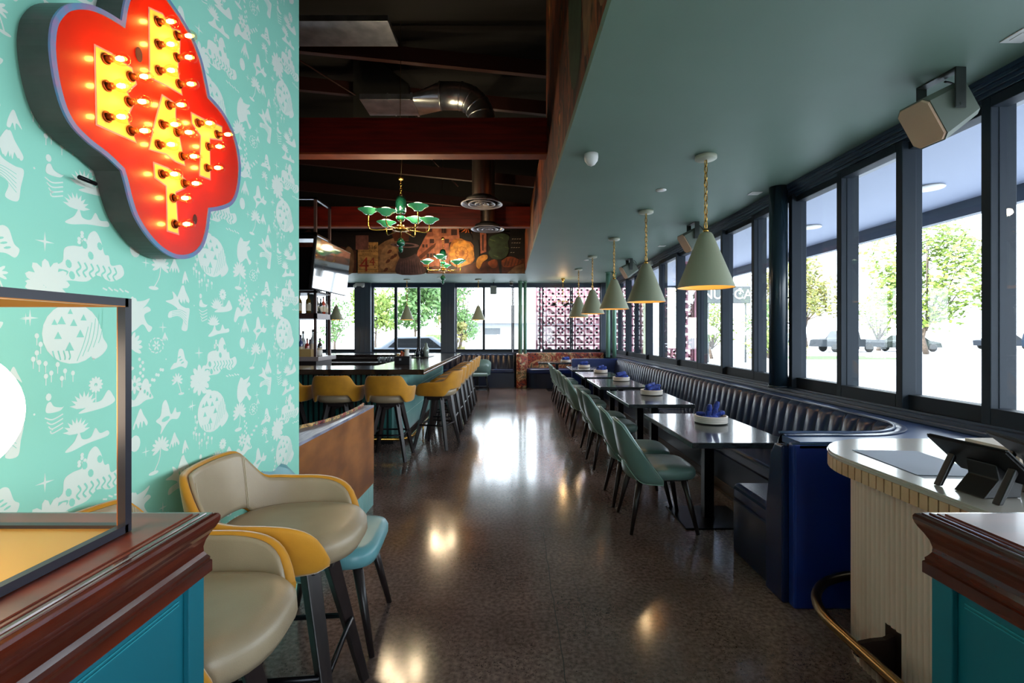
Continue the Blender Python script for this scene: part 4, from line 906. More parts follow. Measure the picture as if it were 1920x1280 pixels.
# ------------------------------------------------------------ green dining chairs
def chair_parts(t, lm):
    k = MB()        # seat cushion: rounded trapezoid
    def sring(z, f):
        out = []
        for i in range(32):
            a = 2*PI*i/32; c_, s_ = math.cos(a), math.sin(a); e = .42
            x = .25*f*math.copysign(abs(c_)**e, c_); y = (.25 - .03*(x < 0)*abs(x)/.25)*f*math.copysign(abs(s_)**e, s_); out.append((x+.01, y, z))
        return out
    k.loft([sring(.395, .86), sring(.405, .95), sring(.43, .99), sring(.455, .99), sring(.475, .95), sring(.485, .82), sring(.488, .4)]); k.build('seat', lm, t)
    # wrap-round back shell, high behind, sweeping down to the seat sides, open under its rear edge
    A2 = 1.50; n = 48; V = []; edge_t = []; edge_b = []
    def PP(a, z, off):
        fl_ = (z-.40)*.20; ex = .222+off+fl_; ey = .250+off+fl_*.12
        return (-ex*math.copysign(abs(math.cos(a))**.85, math.cos(a)), ey*math.copysign(abs(math.sin(a))**.85, math.sin(a)), z)
    for i in range(n+1):
        a = -A2+2*A2*i/n; aa = abs(a)
        top = .825 - .035*(aa/.5)**2 if aa < .5 else .79 - .375*((aa-.5)/(A2-.5))**1.05
        bot = .375 + .135*(1-sstep(.12, .95, aa)); top = max(top, bot+.035)
        mid = (top+bot)/2; hh = (top-bot)/2; r = []
        for q in range(14):
            th = 2*PI*q/14; r.append(PP(a, mid + hh*math.copysign(abs(math.sin(th))**.7, math.sin(th)), .012+.02*math.copysign(abs(math.cos(th))**.5, math.cos(th))))
        V.append(r); edge_t.append(PP(a, top-.004, .034)); edge_b.append(PP(a, bot+.004, .034))
    k = MB(); k.loft(V); bk = k.build('backrest', lm, t)
    k = MB(); k.tube(edge_b + edge_t[::-1], .0035, 5, closed=True); k.build('piping', mat('sage_piping', '#8fb0a2', .3), bk)
    k = MB()
    def rear(z, f): return [(-.165 - .085*f*math.cos(q), .215*f*math.sin(q), z) for q in [PI*(-.5+i/14) for i in range(15)]] + [(-.10, .2, z), (-.10, -.2, z)]
    k.loft([rear(.385, .85), rear(.40, .97), rear(.43, 1.03), rear(.465, 1.03), rear(.49, .97), rear(.50, .85)]); k.build('rear_roll', lm, t)
    for sx in (-1, 1):
        for sy in (-1, 1):
            k = MB(); k.rod((sx*.16, sy*.15, .40), (sx*.245, sy*.225, 0), .025, .013, n=12); k.build('leg', darkwood, t)
    k = MB(); k.box(-.19, .19, -.17, .17, .375, .40); k.build('seat_frame', darkwood, t)
ch_l = ['nearest sage green dining chair, at the first booth table', 'second sage green dining chair from the front', 'third sage green dining chair, near seat of the second booth table', 'fourth sage green dining chair, far seat of the second booth table', 'fifth sage green dining chair, near seat of the third booth table', 'sixth sage green dining chair, far seat of the third booth table', 'seventh sage green dining chair, near seat of the fourth booth table', 'eighth sage green dining chair, far seat of the fourth booth table', 'ninth sage green dining chair, near seat of the fifth booth table', 'farthest sage green dining chair of the row']
proto = empty('dining_chair', ch_l[0], 'chair', (1.11, 3.74, 0), 0, 'sage dining chairs facing the window booth'); chair_parts(proto, green_leather)
for i, y in enumerate((4.29, 5.42, 5.98, 7.08, 7.63, 8.62, 9.17, 10.2, 10.72)): dup(proto, (1.11+.01*((i*7) % 3-1), y, 0), .03*((i*5) % 3-1), ch_l[i+1])
aq = empty('dining_chair', 'aqua blue dining chair behind the tan bar stool beside the mint wallpaper', 'chair', (-.905, 2.39, 0), .08, 'aqua chairs by the wallpaper'); chair_parts(aq, aqua_leather)
# round-back armchair seen from behind at the far end
ac = empty('armchair', 'teal round-backed armchair seen from behind at the far end of the bar', 'chair', (-.83, 12.15, 0), PI/2)
k = MB(); rings = []
for i in range(25):
    a = -1.75+3.5*i/24; hh = .84 - .14*max(0, abs(a)-.7)**1.3; rings.append([(-.24*math.cos(a)*f, .25*math.sin(a)*f, z) for f, z in ((.93, .52 if abs(a) < .9 else .44), (1.02, .52 if abs(a) < .9 else .44), (1.1, hh), (1.0, hh))])
k.loft(rings, closed=True); k.build('backrest', green_leather, ac)
k = MB(); k.box(-.21,.23,-.21,.21,.41,.48, bev=.03, seg=3); k.build('seat', green_leather, ac)
for sx in (-1, 1):
    for sy in (-1, 1): k = MB(); k.rod((sx*.15, sy*.15, .41), (sx*.21, sy*.21, 0), .016, .011); k.build('leg', blackmetal, ac)
k = MB(); k.tube([(-.19,-.19,.12),(.19,-.19,.12),(.19,.19,.12),(-.19,.19,.12)], .01, 6, closed=True); k.build('stretcher', blackmetal, ac)

# ------------------------------------------------------------ yellow bar stools
def stool_parts(t):
    n = 64; A_ = 2.22
    def prof(a):
        aa = abs(a)
        top = 1.0 - .125*sstep(.50, 1.05, aa) - .012*sstep(1.0, 1.5, aa) - .015*sstep(1.5, 1.9, aa) - .105*max(0, (aa-1.72)/(A_-1.72))**2.2
        bot = .765 - .085*sstep(.55, .95, aa)
        return bot, top
    def P(a, z, off):
        c_, s_ = math.cos(a), math.sin(a); fl_ = (z-.70)*.16
        ex = .265+off+fl_; ey = .252+off+fl_*.9
        if abs(a) > 1.57: ex += .03*(abs(a)-1.57)
        return (-ex*math.copysign(abs(c_)**.8, c_), ey*math.copysign(abs(s_)**.8, s_), z)
    def shell(o_in, o_out, dz, m_, A2, name, rim=True):
        k = MB(); V = []
        for i in range(n+1):
            a = -A2+2*A2*i/n; b0, t0 = prof(a); b0 += dz; t0 -= dz; endf = 1-max(0, (abs(a)-A2+.16)/.16)**2*.5
            mid = (b0+t0)/2; hh = (t0-b0)/2*max(.30, endf); r = []
            for q in range(14):
                th = 2*PI*q/14; zc = mid + hh*math.copysign(abs(math.sin(th))**.75, math.sin(th)); oo = (o_in+o_out)/2 + (o_out-o_in)/2*math.copysign(abs(math.cos(th))**.45, math.cos(th)); r.append(P(a, zc, oo))
            V.append(r)
        k.loft(V); return k.build(name, m_, t, fixn=True)
    shell(-.007, .022, 0, yellow, A_, 'shell')
    shell(-.020, -.004, .007, beige, A_-.03, 'inner_pad').__setitem__('label', 'taupe leather lining of the shell')
    k = MB()
    for a in (-.62, .62):
        b0, t0 = prof(a)
        for da in (-.012, .012): k.tube([P(a+da, b0+.012+(t0-b0-.024)*j/8, -.0215) for j in range(9)], .0012, 4)
    k.build('stitching', mat('pale_thread', '#c4b79c', .6), t)
    k = MB()
    def sr(z, f): return [(.262*f*math.copysign(abs(math.cos(q))**.75, math.cos(q))+.012, .232*f*math.copysign(abs(math.sin(q))**.8, math.sin(q)), z) for q in [2*PI*i/36 for i in range(36)]]
    k.loft([sr(.672, .8), sr(.68, .93), sr(.71, 1.0), sr(.745, .99), sr(.765, .93), sr(.775, .75), sr(.777, .3)]); k.build('seat', beige, t, label='taupe leather seat cushion')
    k = MB(); k.box(-.13,.13,-.13,.13,.62,.672, bev=.006); k.box(-.16,.16,-.03,.03,.60,.62); k.build('swivel_plate', darkwood, t)
    for sx in (-1, 1):
        for sy in (-1, 1):
            k = MB(); k.rod((sx*.10, sy*.10, .64), (sx*.225, sy*.225, 0), .038, .024, n=4, sq=True); k.build('leg', darkwood, t, bevel=.004)
    k = MB(); R2 = .185; c4 = .03; pts = []
    for sx, sy in ((1,1),(-1,1),(-1,-1),(1,-1)): pts += [(sx*R2, sy*(R2-c4), .30), (sx*(R2-c4), sy*R2, .30)] if sx*sy > 0 else [(sx*(R2-c4), sy*R2, .30), (sx*R2, sy*(R2-c4), .30)]
    k.tube(pts, .011, 8, closed=True); k.build('footrest', blackmetal, t)
st = empty('bar_stool', 'nearest mustard velvet bar stool with taupe seat, beside the left mahogany stand', 'bar stool', (-.845, 1.225, 0), .04, 'mustard stools by the wallpaper'); stool_parts(st)
stool2 = dup(st, (-.835, 1.80, 0), .10, 'mustard velvet bar stool with taupe lining against the wallpaper, second from the camera')
f1 = dup(st, (-1.46, 5.72, 0), PI/2, 'mustard bar stool at the front of the bar, rightmost of the front row'); f1['group'] = 'mustard stools at the bar'
for x, lb in ((-2.08, 'mustard bar stool at the front of the bar, middle of the front row'), (-2.70, 'mustard bar stool at the front of the bar, half hidden by the wallpaper wall')):
    o = dup(st, (x, 5.74, 0), PI/2+.05, lb); o['group'] = 'mustard stools at the bar'
bl = ['nearest mustard stool along the aisle side of the bar', 'second mustard stool along the aisle side of the bar', 'third mustard stool along the aisle side of the bar', 'fourth mustard stool along the aisle side of the bar', 'fifth mustard stool along the aisle side of the bar', 'sixth mustard stool along the aisle side of the bar', 'farthest mustard stool along the aisle side of the bar']
for i, lb in enumerate(bl):
    o = dup(st, (-1.0-.004*i, 6.32+.66*i, 0), PI+.02*(i % 2) - (.25 if i == 0 else 0), lb); o['group'] = 'mustard stools at the bar'

st.scale = (.97, .93, 1)

# ------------------------------------------------------------ bar
BZ = 1.03; bx = -1.11; bx2 = -1.2; by = 5.95; bye = 11.0
bar = empty('bar_counter', 'large dark topped U shaped bar with teal slatted front in the middle of the room', 'bar', (0,0,0))
k = MB(); k.prism([(-6.5, by), (bx, by), (bx2, bye), (-6.5, bye), (-6.5, bye-.8), (-1.95, bye-.8), (-1.90, by+.75), (-6.5, by+.75)], BZ-.065, BZ); k.build('bar_top', bar_top_mat, bar, bevel=.004)
k = MB(); e_ = Vector((bx2-bx, bye-by, 0)).normalized()
k.prism([(bx+.001, by-.003), (bx+.007, by-.003), (bx2+.007, bye), (bx2+.001, bye)], BZ-.02, BZ+.002); k.prism([(bx+.001, by-.003), (bx+.007, by-.003), (bx2+.007, bye), (bx2+.001, bye)], BZ-.066, BZ-.046); k.build('metal_edge', steel_edge, bar, label='pale metal edge strips of the bar top')
k = MB(); k.box(-6.5, -1.5, 6.36, 6.46, .1, BZ-.065)
k.build('bar_front', mat('dark_bar_carcass', '#0f1b1b', .5), bar)
k = MB(); x = -6.4
while x < -1.5: k.box(x, x+.035, 6.33, 6.362, .1, BZ-.065); x += .07
k.build('front_slats', bar_slat, bar)
k = MB(); k.prism([(-1.6, 6.33), (-1.49, 6.33), (-1.56, 10.7), (-1.67, 10.7)], .1, BZ-.065)
k.build('side_panel', teal_tile, bar)
k = MB()
for z in (.36, .66): k.prism([(-1.492, 6.33), (-1.488, 6.33), (-1.558, 10.7), (-1.562, 10.7)], z, z+.004)
k.build('tile_joints', mat('pale_joint', '#a9cfca', .5), bar)
k = MB(); k.box(-6.5, -1.62, 6.42, 6.5, 0, .1); k.prism([(-1.66, 6.4), (-1.6, 6.4), (-1.66, 10.6), (-1.72, 10.6)], 0, .1); k.build('plinth', black_pl, bar)
k = MB(); k.box(-4.2, -1.96, 9.55, 10.2, .84, .9); k.box(-4.2, -1.96, 10.1, 10.2, .1, .96); k.build('work_counter', mat('dark_inner_bar', '#1a1412', .5), bar)
k = MB(); k.tube([(-6.4, 5.98, .16), (-1.42, 5.98, .16), (-1.36, 6.03, .16), (-1.30, 6.2, .16), (-1.37, 10.7, .16)], .02, 10)
for x in (-1.9, -3.1, -4.3): k.tube([(x, 5.98, .16), (x, 6.2, .16), (x, 6.34, .2)], .011, 6); k.rod((x, 5.98, .16), (x, 5.98, 0), .011)
for i in range(4): k.rod((-1.312-.017*i, 7+1.1*i, .16), (-1.312-.017*i, 7+1.1*i, 0), .011)
k.build('foot_rail', brass, bar)
# hooks under the top
cad = empty('bar_caddy', 'black bar caddy with straws and napkins on the bar corner', 'caddy', (-1.60, 6.98, BZ))
k = MB(); k.box(-.11,.11,-.07,.07,0,.12, bev=.004); k.build('caddy_box', black_pl, cad)
k = MB(); k.box(-.04,-.01,-.072,-.07,.06,.09); k.build('caddy_tag', paper_m, cad)
for (dx, dy, r_, h, c_, lb, nm) in ((-.02,.0,.025,.19,'#8c3b1a','amber bottle standing in the bar caddy','bottle'), (.0,.03,.022,.17,'#b06030','orange box of straws in the bar caddy','straw_box'), (-.07,.0,.025,.15,'#a08858','stack of wooden coasters in the bar caddy','coaster_stack'), (.055,.0,.038,.22,'#c6c9c4','tall clear cup in the bar caddy','cup')):
    k = MB(); k.lathe([(0,0),(r_,0),(r_,h*.7),(r_*.8,h*.8),(r_*.6 if nm == 'bottle' else r_,h),(0,h)], 14); o = k.build(nm, mat('bar_item_'+c_.strip('#'), c_, .3)); o.location = (-1.60+dx, 6.98+dy, BZ+.005); tag(o, lb, nm.replace('_', ' '))
mt = B('bar_mat', black_pl, (-.16, .16, -.35, .35, 0, .012)); mt.location = (-1.72, 9.2, BZ); tag(mt, 'black rubber mat on the side run of the bar', 'bar mat')
for i, (dx, h, r_, c_) in enumerate(((-.09,.16,.03,'#20242a'), (-.01,.17,.03,'#2a2f36'), (.07,.26,.05,'#9aa69c'))):
    k = MB(); k.lathe([(0,0),(r_,0),(r_*1.15,h*.6),(r_*.6,h*.75),(r_*.5,h),(0,h)], 14); o = k.build('shaker', mat('shaker_'+c_.strip('#'), c_, .25, metal=.3)); o.location = (-1.72+dx, 9.1, BZ+.012)
    tag(o, ('left dark shaker', 'middle dark shaker', 'tall pale jug')[i] + ' standing on the bar mat', 'shaker')
gl_m = mat('bar_glassware', '#9fb0bc', .08, coat=1)
for i in range(14):
    if i == 0:
        k = MB(); k.lathe([(0,0),(.026,0),(.032,.1),(.029,.1),(.023,.008),(0,.008)], 14); g0 = k.build('tumbler', gl_m); o = g0
    else: o = g0.copy(); C.objects.link(o)
    o.location = (-2.72+.075*i*.72, 9.75+(i % 2)*.06, .901); tag(o, 'tumbler in the row of glasses on the inner counter of the bar', 'glass', 'row of tumblers inside the bar')

# back-bar tower
tw = empty('back_bar_shelf', 'brown steel bottle shelf tower standing inside the bar at left', 'shelf', (-3.2, 7.8, 0))
brownsteel = mat('brown_steel', '#4d3a38', .35, metal=.3); slabm = mat('grey_stone_slab', '#837a7c', .35)
for x in (-1.9, 0):
    for y in (0, .6): k = MB(); k.box(x-.04, x, y, y+.045, 1.1, 3.7 if x == 0 else 3.7); k.build('post', brownsteel if True else 0, tw)
k = MB(); k.box(-1.95, .06, -.06, .72, 1.03, 1.1, bev=.005); k.build('counter_slab', slabm, tw)
k = MB(); k.box(-1.9, 0, 0, .66, 0, 1.03); k.build('cabinet', mat('plum_cabinet', '#2c2122', .5), tw)
for z in (1.72, 2.14): k = MB(); k.box(-1.9, .0, 0, .645, z, z+(.09 if z < 2 else .03)); k.build('shelf', brownsteel, tw)
k = MB(); k.box(-1.9, 0, 0, .645, 3.08, 3.11); k.box(-1.9, 0, 0, .04, 3.02, 3.13); k.box(-.04, 0, 0, .645, 3.66, 3.70); k.box(-1.9, 0, 0, .04, 3.66, 3.70); k.build('top_frame', blackmetal, tw)
k = MB(); k.box(-.75, -.1, .1, .5, 2.2, 2.9); k.build('dark_cabinet', black_pl, tw)
tv = empty('television', 'wall television tilted downwards on the steel shelf tower, screen reflecting the windows', 'television', (-3.02, 8.05, 2.56)); tv.rotation_euler = (0, .1, 0)
k = MB(); k.box(-.05, 0, -.76, .76, -.40, .40, bev=.008); k.build('housing', black_pl, tv)
k = MB(); k.box(0, .003, -.745, .745, -.385, .385); k.build('screen', mat('glossy_tv_screen', '#23262c', .04, coat=1, spec=1), tv)
k = MB(); k.box(-.2, -.05, -.12, .12, -.12, .12); k.build('mount', blackmetal, tv)
def bottle(name, lb, loc, h, r_, col, capc='#1a1414', group='bottles on the back bar shelves'):
    t = empty(name, lb, 'bottle', loc, 0, group)
    k = MB(); k.lathe([(0,0),(r_,0),(r_,h*.55),(r_*.85,h*.65),(r_*.36,h*.74),(r_*.33,h*.92),(0,h*.92)], 16); k.build('bottle_body', mat('bottle_'+col.strip('#'), col, .1, coat=1), t)
    k = MB(); k.lathe([(r_+.0008,h*.12),(r_+.0008,h*.45)], 16); k.build('bottle_label', mat('bottle_label', '#c9bfa8', .6), t)
    k = MB(); k.lathe([(0,h*.9),(r_*.4,h*.9),(r_*.4,h),(0,h)], 12); k.build('cap', mat('cap_'+capc.strip('#'), capc, .4), t); return t
wh = ['amber bottle at left of the upper back bar shelf', 'second amber bottle on the upper back bar shelf', 'dark slim bottle at the near right of the upper shelf', 'dark squat bottle at the middle right of the upper shelf', 'orange red bottle at the right of the upper shelf', 'pale bottle at the far right of the upper shelf', 'clear bottle leftmost on the lower back bar counter', 'clear bottle second on the lower back bar counter', 'blue label bottle standing on the lower back bar counter', 'red bottle standing on the lower back bar counter', 'dark bottle behind the beige box on the lower counter', 'tall brown bottle at the left end of the upper shelf', 'green bottle hidden behind the amber bottles on the upper shelf']
data = [(-3.50,7.86,1.811,.33,.042,'#7a5a20'),(-3.37,7.90,1.811,.34,.042,'#6e5a26'),(-3.10-.14,7.95,1.811,.27,.028,'#33343a'),(-3.24,8.08,1.811,.26,.032,'#2a2c30'),(-3.24,8.20,1.811,.30,.034,'#b8402a'),(-3.24,8.32,1.811,.26,.032,'#b0b0ae'),(-3.52,8.05,1.101,.42,.04,'#a9b4b8'),(-3.38,8.1,1.101,.45,.04,'#b4bcc0'),(-3.50,7.92,1.101,.36,.036,'#3a4a80'),(-3.41,7.95,1.101,.3,.036,'#a03a34'),(-3.3,8.2,1.101,.3,.04,'#202225'),(-3.64,7.87,1.811,.34,.04,'#5a3418'),(-3.44,8.1,1.811,.32,.04,'#2c4a30')]
for lb, d_ in zip(wh, data): bottle('liquor_bottle', lb, d_[:3], d_[3], d_[4], d_[5])
o = B('wooden_box', mat('pale_crate_wood', '#a98f5c', .6), (-.14, .14, -.07, .07, 0, .12)); o.location = (-3.42, 7.86, 1.101); tag(o, 'pale wooden box on the lower back bar counter', 'box')
k = MB(); k.prism([(-.1, 0), (.1, 0), (-.07, .28)], -.08, .08, 'y'); o = k.build('point_of_sale_terminal', black_pl); o.location = (-3.40, 8.22, 1.101); o.rotation_euler = (0,0,.6); tag(o, 'black terminal on the lower back bar counter by the post', 'terminal')
k = MB(); k.prism([(-.02, 0), (.14, 0), (.0, .32), (-.06, .32)], -.02, .02, 'y'); o = k.build('menu_stack', mat('slate_menu', '#3c4444', .6)); o.location = (-3.31, 7.95, 1.811); tag(o, 'grey menus leaning on the upper back bar shelf', 'menus')
k = MB(); k.lathe([(0,0),(.03,0),(.055,.07),(.05,.11),(.045,.11),(.05,.07),(0,.01)], 18); o = k.build('mug', white_pl); o.location = (-3.24, 8.02, 1.10); tag(o, 'white mug at the corner of the lower back bar counter', 'mug')

# ------------------------------------------------------------ walnut half wall with round booth
hw = empty('booth_screen', 'walnut backed low booth wall with grey ledge next to the mint wallpaper', 'booth wall', (-1.2, 2.69, 0))
k = MB(); k.box(-.06, 0, .002, 1.45, .187, .84, bev=.002, seg=1); k.build('walnut_panel', walnut, hw)
k = MB(); k.box(-.05, -.004, .002, 1.445, 0, .187); k.build('tile_base', teal_tile, hw)
k = MB()
for i in range(18): k.box(-.004, -.003, .08*i+.04, .08*i+.043, 0, .187)
k.build('tile_joints', MATS['pale_joint'], hw)
arc = spline([(-.95, .20), (-.5, .22), (-.27, .32), (-.14, .50), (-.075, .75), (-.06, 1.0), (-.065, 1.30), (-.08, 1.44)], 6, False)
k = MB(); k.prism([(-.95, .002), (0, .002), (0, 1.45)] + [(a, b_) for a, b_ in arc[::-1]], .84, .858); k.build('ledge', mat('grey_ribbed_ledge', '#9c9cac', .25, noise='#75768a', scale=6, stretch=(30, 1, 1)), hw)
k = MB(); k.tube([(a-.012, b_+.008, .868) for a, b_ in arc], .010, 8); k.build('piping', fabric_m, hw, label='multicoloured patterned piping')
k = MB(); k.loft([[(a-.005, b_, .40), (a-.03, b_+.02, .40), (a-.022, b_+.016, .87), (a-.005, b_, .87)] for a, b_ in arc]); k.build('backrest', fabric_m, hw)
k = MB(); k.prism([(-.95, .3), (-.5, .32), (-.3, .42), (-.18, .58), (-.12, .8), (-.11, 1.4), (-.6, 1.4), (-.65, .95), (-.95, .8)], .0, .45); k.build('seat', navy, hw, bevel=.02)

# ------------------------------------------------------------ far banquettes
fb = empty('far_banquette', 'dark navy fluted banquette along the far wall behind the teal armchair', 'banquette', (-1.5, 13.6, 0), 0, 'far wall seating')
k = MB(); rg = []; N_ = 200; Lf = 3.02+1.5
for i in range(N_+1):
    x = -3.0+i*(1.55+3.0-.02)/N_; ph = ((x+3) % .15)/.15; bu = .03*math.sqrt(max(0, 1-(2*ph-1)**2)); rg.append([(x, -.12-bu, .47), (x, -.07-bu, .86), (x, -.04-bu*.3, .905), (x, 0, .91)])
k.loft(rg, closed=False, cap=False); k.build('fluted_backrest', mat('deep_navy_leather', '#111d38', .3), fb, fixn=False)
k = MB(); k.tube([(-3, -.045, .908), (1.53, -.045, .908)], .008, 6); k.build('piping', piping_mat, fb)
k = MB(); k.box(-3, 1.53, -.5, -.1, .40, .50, bev=.03, seg=3); k.build('seat', navy, fb)
k = MB(); k.box(-3, 1.53, -.46, -.1, 0, .40); k.build('seat_base', mat('navy_seat_base', '#15203a'), fb)
cb = empty('floral_booth', 'corner booth with bright floral back under the breeze block windows', 'booth', (1.15, 13.6, 0), 0, 'far wall seating')
k = MB(); k.box(-1.0, 1.4, -.12, 0, .4, .945, bev=.02); k.build('floral_backrest', floral_m, cb)
k = MB(); q = [(-1.06, 0), (-1.06, -.55), (-.97, -.60), (-.78, -.50), (-.74, -.3), (-.76, 0)]; k.prism(q, .0, .93); k.build('floral_end', floral_m, cb, bevel=.03)
k = MB(); q = spline([(-.78, -.12), (-.76, -.5), (-.6, -.64), (-.1, -.72), (.6, -.72), (1.3, -.70), (1.4, -.4), (1.4, -.12), (.4, -.1)], 4); k.prism(q, .40, .52, smooth=False); k.build('seat', mat('royal_navy_leather', '#152c68', .3), cb, bevel=.03)
k = MB(); q2 = [(a*.98, b_*.96-.01) for a, b_ in q]; k.prism(q2, 0, .40); k.build('seat_base', mat('navy_seat_base', '#15203a'), cb)

# ------------------------------------------------------------ fluted host counter
def rr_outline(x0, x1, y0, y1, r_, n=14):
    pts = [(x1, y0), (x1, y1)]
    for i in range(n+1):
        a = PI/2+PI/2*i/n; pts.append((x0+r_+r_*math.cos(a), y1-r_+r_*math.sin(a)))
    pts.append((x0, y0)); return pts
def stain_mat(m):        # scorched brown patches near the foot of the flutes
    N = m.node_tree.nodes; L = m.node_tree.links; p = N['Principled BSDF']; src = p.inputs['Base Color'].links[0].from_socket
    g = N.new('ShaderNodeTexCoord'); sx = N.new('ShaderNodeSeparateXYZ'); L.new(g.outputs['Object'], sx.inputs[0])
    mr = N.new('ShaderNodeMapRange'); mr.inputs[1].default_value = .24; mr.inputs[2].default_value = .10; L.new(sx.outputs[2], mr.inputs[0])
    nz = N.new('ShaderNodeTexNoise'); nz.inputs['Scale'].default_value = 5; L.new(g.outputs['Object'], nz.inputs['Vector'])
    m2 = N.new('ShaderNodeMapRange'); m2.inputs[1].default_value = .42; m2.inputs[2].default_value = .62; L.new(nz.outputs[0], m2.inputs[0])
    mu = N.new('ShaderNodeMath'); mu.operation = 'MULTIPLY'; L.new(mr.outputs[0], mu.inputs[0]); L.new(m2.outputs[0], mu.inputs[1])
    mx = N.new('ShaderNodeMix'); mx.data_type = 'RGBA'; mx.inputs[7].default_value = hx('#5a3424'); L.new(mu.outputs[0], mx.inputs[0]); L.new(src, mx.inputs[6]); L.new(mx.outputs[2], p.inputs['Base Color']); return m
hc = empty('host_counter', 'cream fluted host counter with rounded corner and glossy pale top at right', 'counter', (0,0,0))
k = MB(); k.prism(rr_outline(1.445, 2.36, 1.08, 2.485, .4), .905, .93); k.prism(rr_outline(1.44, 2.365, 1.075, 2.49, .405, 20), .917, .921); k.build('counter_top', counter_top, hc, bevel=.004)
out, tt = along([Vector(p) for p in rr_outline(1.452, 2.352, 1.09, 2.477, .393, 24)][1:], .0395)
k = MB(); k.prism(rr_outline(1.46, 2.345, 1.1, 2.47, .385, 24), .852, .905)
for p, t_, s_ in out:
    n_ = Vector((-t_.y, t_.x))*-1; c_ = p; a = math.atan2(t_.y, t_.x); tmp = bmesh.new(); bmesh.ops.create_cube(tmp, size=1, matrix=Matrix.Translation((c_.x, c_.y, .8785)) @ Matrix.Rotation(a, 4, 'Z') @ Matrix.Diagonal((.034, .016, .053, 1))); k.merge(tmp)
k.build('tiled_edge', mat('cream_tile_edge', '#d8ac86', .45, noise='#c99c74', scale=9), hc)
out, tt = along([Vector(p) for p in rr_outline(1.545, 2.25, 1.15, 2.385, .3, 24)][1:], .0033)
ring0 = []
for p, t_, s_ in out:
    n_ = Vector((-t_.y, t_.x)); ph = (s_ % .0264)/.0264; d_ = .010*math.sqrt(max(0, 1-(2*ph-1)**2)); q = p - n_*(-d_) if False else p + n_*(d_*(-1)); ring0.append((q.x, q.y))
k = MB(); k.loft([[(a, b_, z) for a, b_ in ring0] for z in (.0, .852)], closed=False, cap=False, smooth=False); k.build('fluted_body', stain_mat(cream_flute), hc)
k = MB(); P_ = [(1.395, 1.1, .2)] + [(1.395, 1.1+.098*i, .2) for i in range(1, 11)]
for i in range(1, 16):
    a = PI-PI/2*i/15; P_.append((1.845+.45*math.cos(a), 2.08+.45*math.sin(a), .2))
P_.append((1.95, 2.53, .2)); P_.append((2.0, 2.52, .2)); P_.append((2.02, 2.40, .2))
k.tube(P_, .022, 14); k.build('foot_rail', agedbrass, hc)
k = MB(); k.prism([(1.38, .175), (1.41, .16), (1.47, .10), (1.545, .09), (1.545, .26), (1.5, .24), (1.45, .235), (1.40, .225)], 1.93, 1.95, 'y'); k.box(1.535, 1.555, 1.90, 1.98, .05, .28); k.build('rail_bracket', mat('dark_bronze', '#2a1d1a', .4, metal=.6), hc)
k = MB(); k.prism([(1.38, .175), (1.41, .16), (1.47, .10), (1.545, .09), (1.545, .26), (1.5, .24), (1.45, .235), (1.40, .225)], 1.38, 1.40, 'y'); k.build('rail_bracket', MATS['dark_bronze'], hc)
# tablets and papers
def tablet(label, loc, rz):
    t = empty('tablet', label, 'tablet', loc, rz, 'tablets on the host counter')
    k = MB(); M = Matrix.Translation((.0, 0, .115)) @ Matrix.Rotation(.72, 4, 'Y'); tmp = bmesh.new(); bmesh.ops.create_cube(tmp, size=1, matrix=Matrix.Diagonal((.19, .27, .014, 1))); bmesh.ops.bevel(tmp, geom=tmp.edges[:], offset=.006, segments=2, affect='EDGES'); k.merge(tmp, M); k.build('tablet_body', black_pl, t)
    k = MB(); tmp = bmesh.new(); bmesh.ops.create_cube(tmp, size=1, matrix=Matrix.Translation((0,0,.008)) @ Matrix.Diagonal((.17, .25, .002, 1))); k.merge(tmp, M); k.build('screen', mat('tablet_glass', '#0c0d12', .05, coat=1), t)
    k = MB(); k.prism([(-.055, 0), (.08, 0), (.09, .05), (.03, .10), (-.01, .11), (.0, .06)], -.05, .05, 'y'); k.prism([(-.07, 0), (-.055, 0), (.0, .10), (-.01, .115)], -.11, -.085, 'y'); k.prism([(-.07, 0), (-.055, 0), (.0, .10), (-.01, .115)], .085, .11, 'y'); k.build('stand', black_pl, t, bevel=.004); return t
tablet('black tablet on a stand on the host counter, left of the two', (1.585, 1.62, .931), .08)
tablet('black tablet stand at the right edge of the photo on the host counter', (1.80, 1.66, .931), -.35)
k = MB(); k.box(-.14, .14, -.2, .2, 0, .002); o = k.build('paper_menu', paper_m); o.location = (1.70, 2.02, .9305); o.rotation_euler = (0, 0, -.08); tag(o, 'grey paper menu lying flat on the host counter', 'paper')
k = MB(); k.box(-.14, .14, -.2, .2, 0, .002); o = k.build('paper_menu', mat('dark_folder', '#3a3d46', .5)); o.location = (1.69, 1.99, .9300); o.rotation_euler = (0, 0, -.05); o.scale = (1, 1, .2); tag(o, 'dark folder under the grey menu on the host counter', 'folder')
o = B('card_box', mat('beige_card', '#c2b2a0', .6), (-.09, .09, -.12, .12, 0, .06)); o.location = (2.18, 2.1, .93); tag(o, 'beige card box at the right edge of the host counter', 'box')

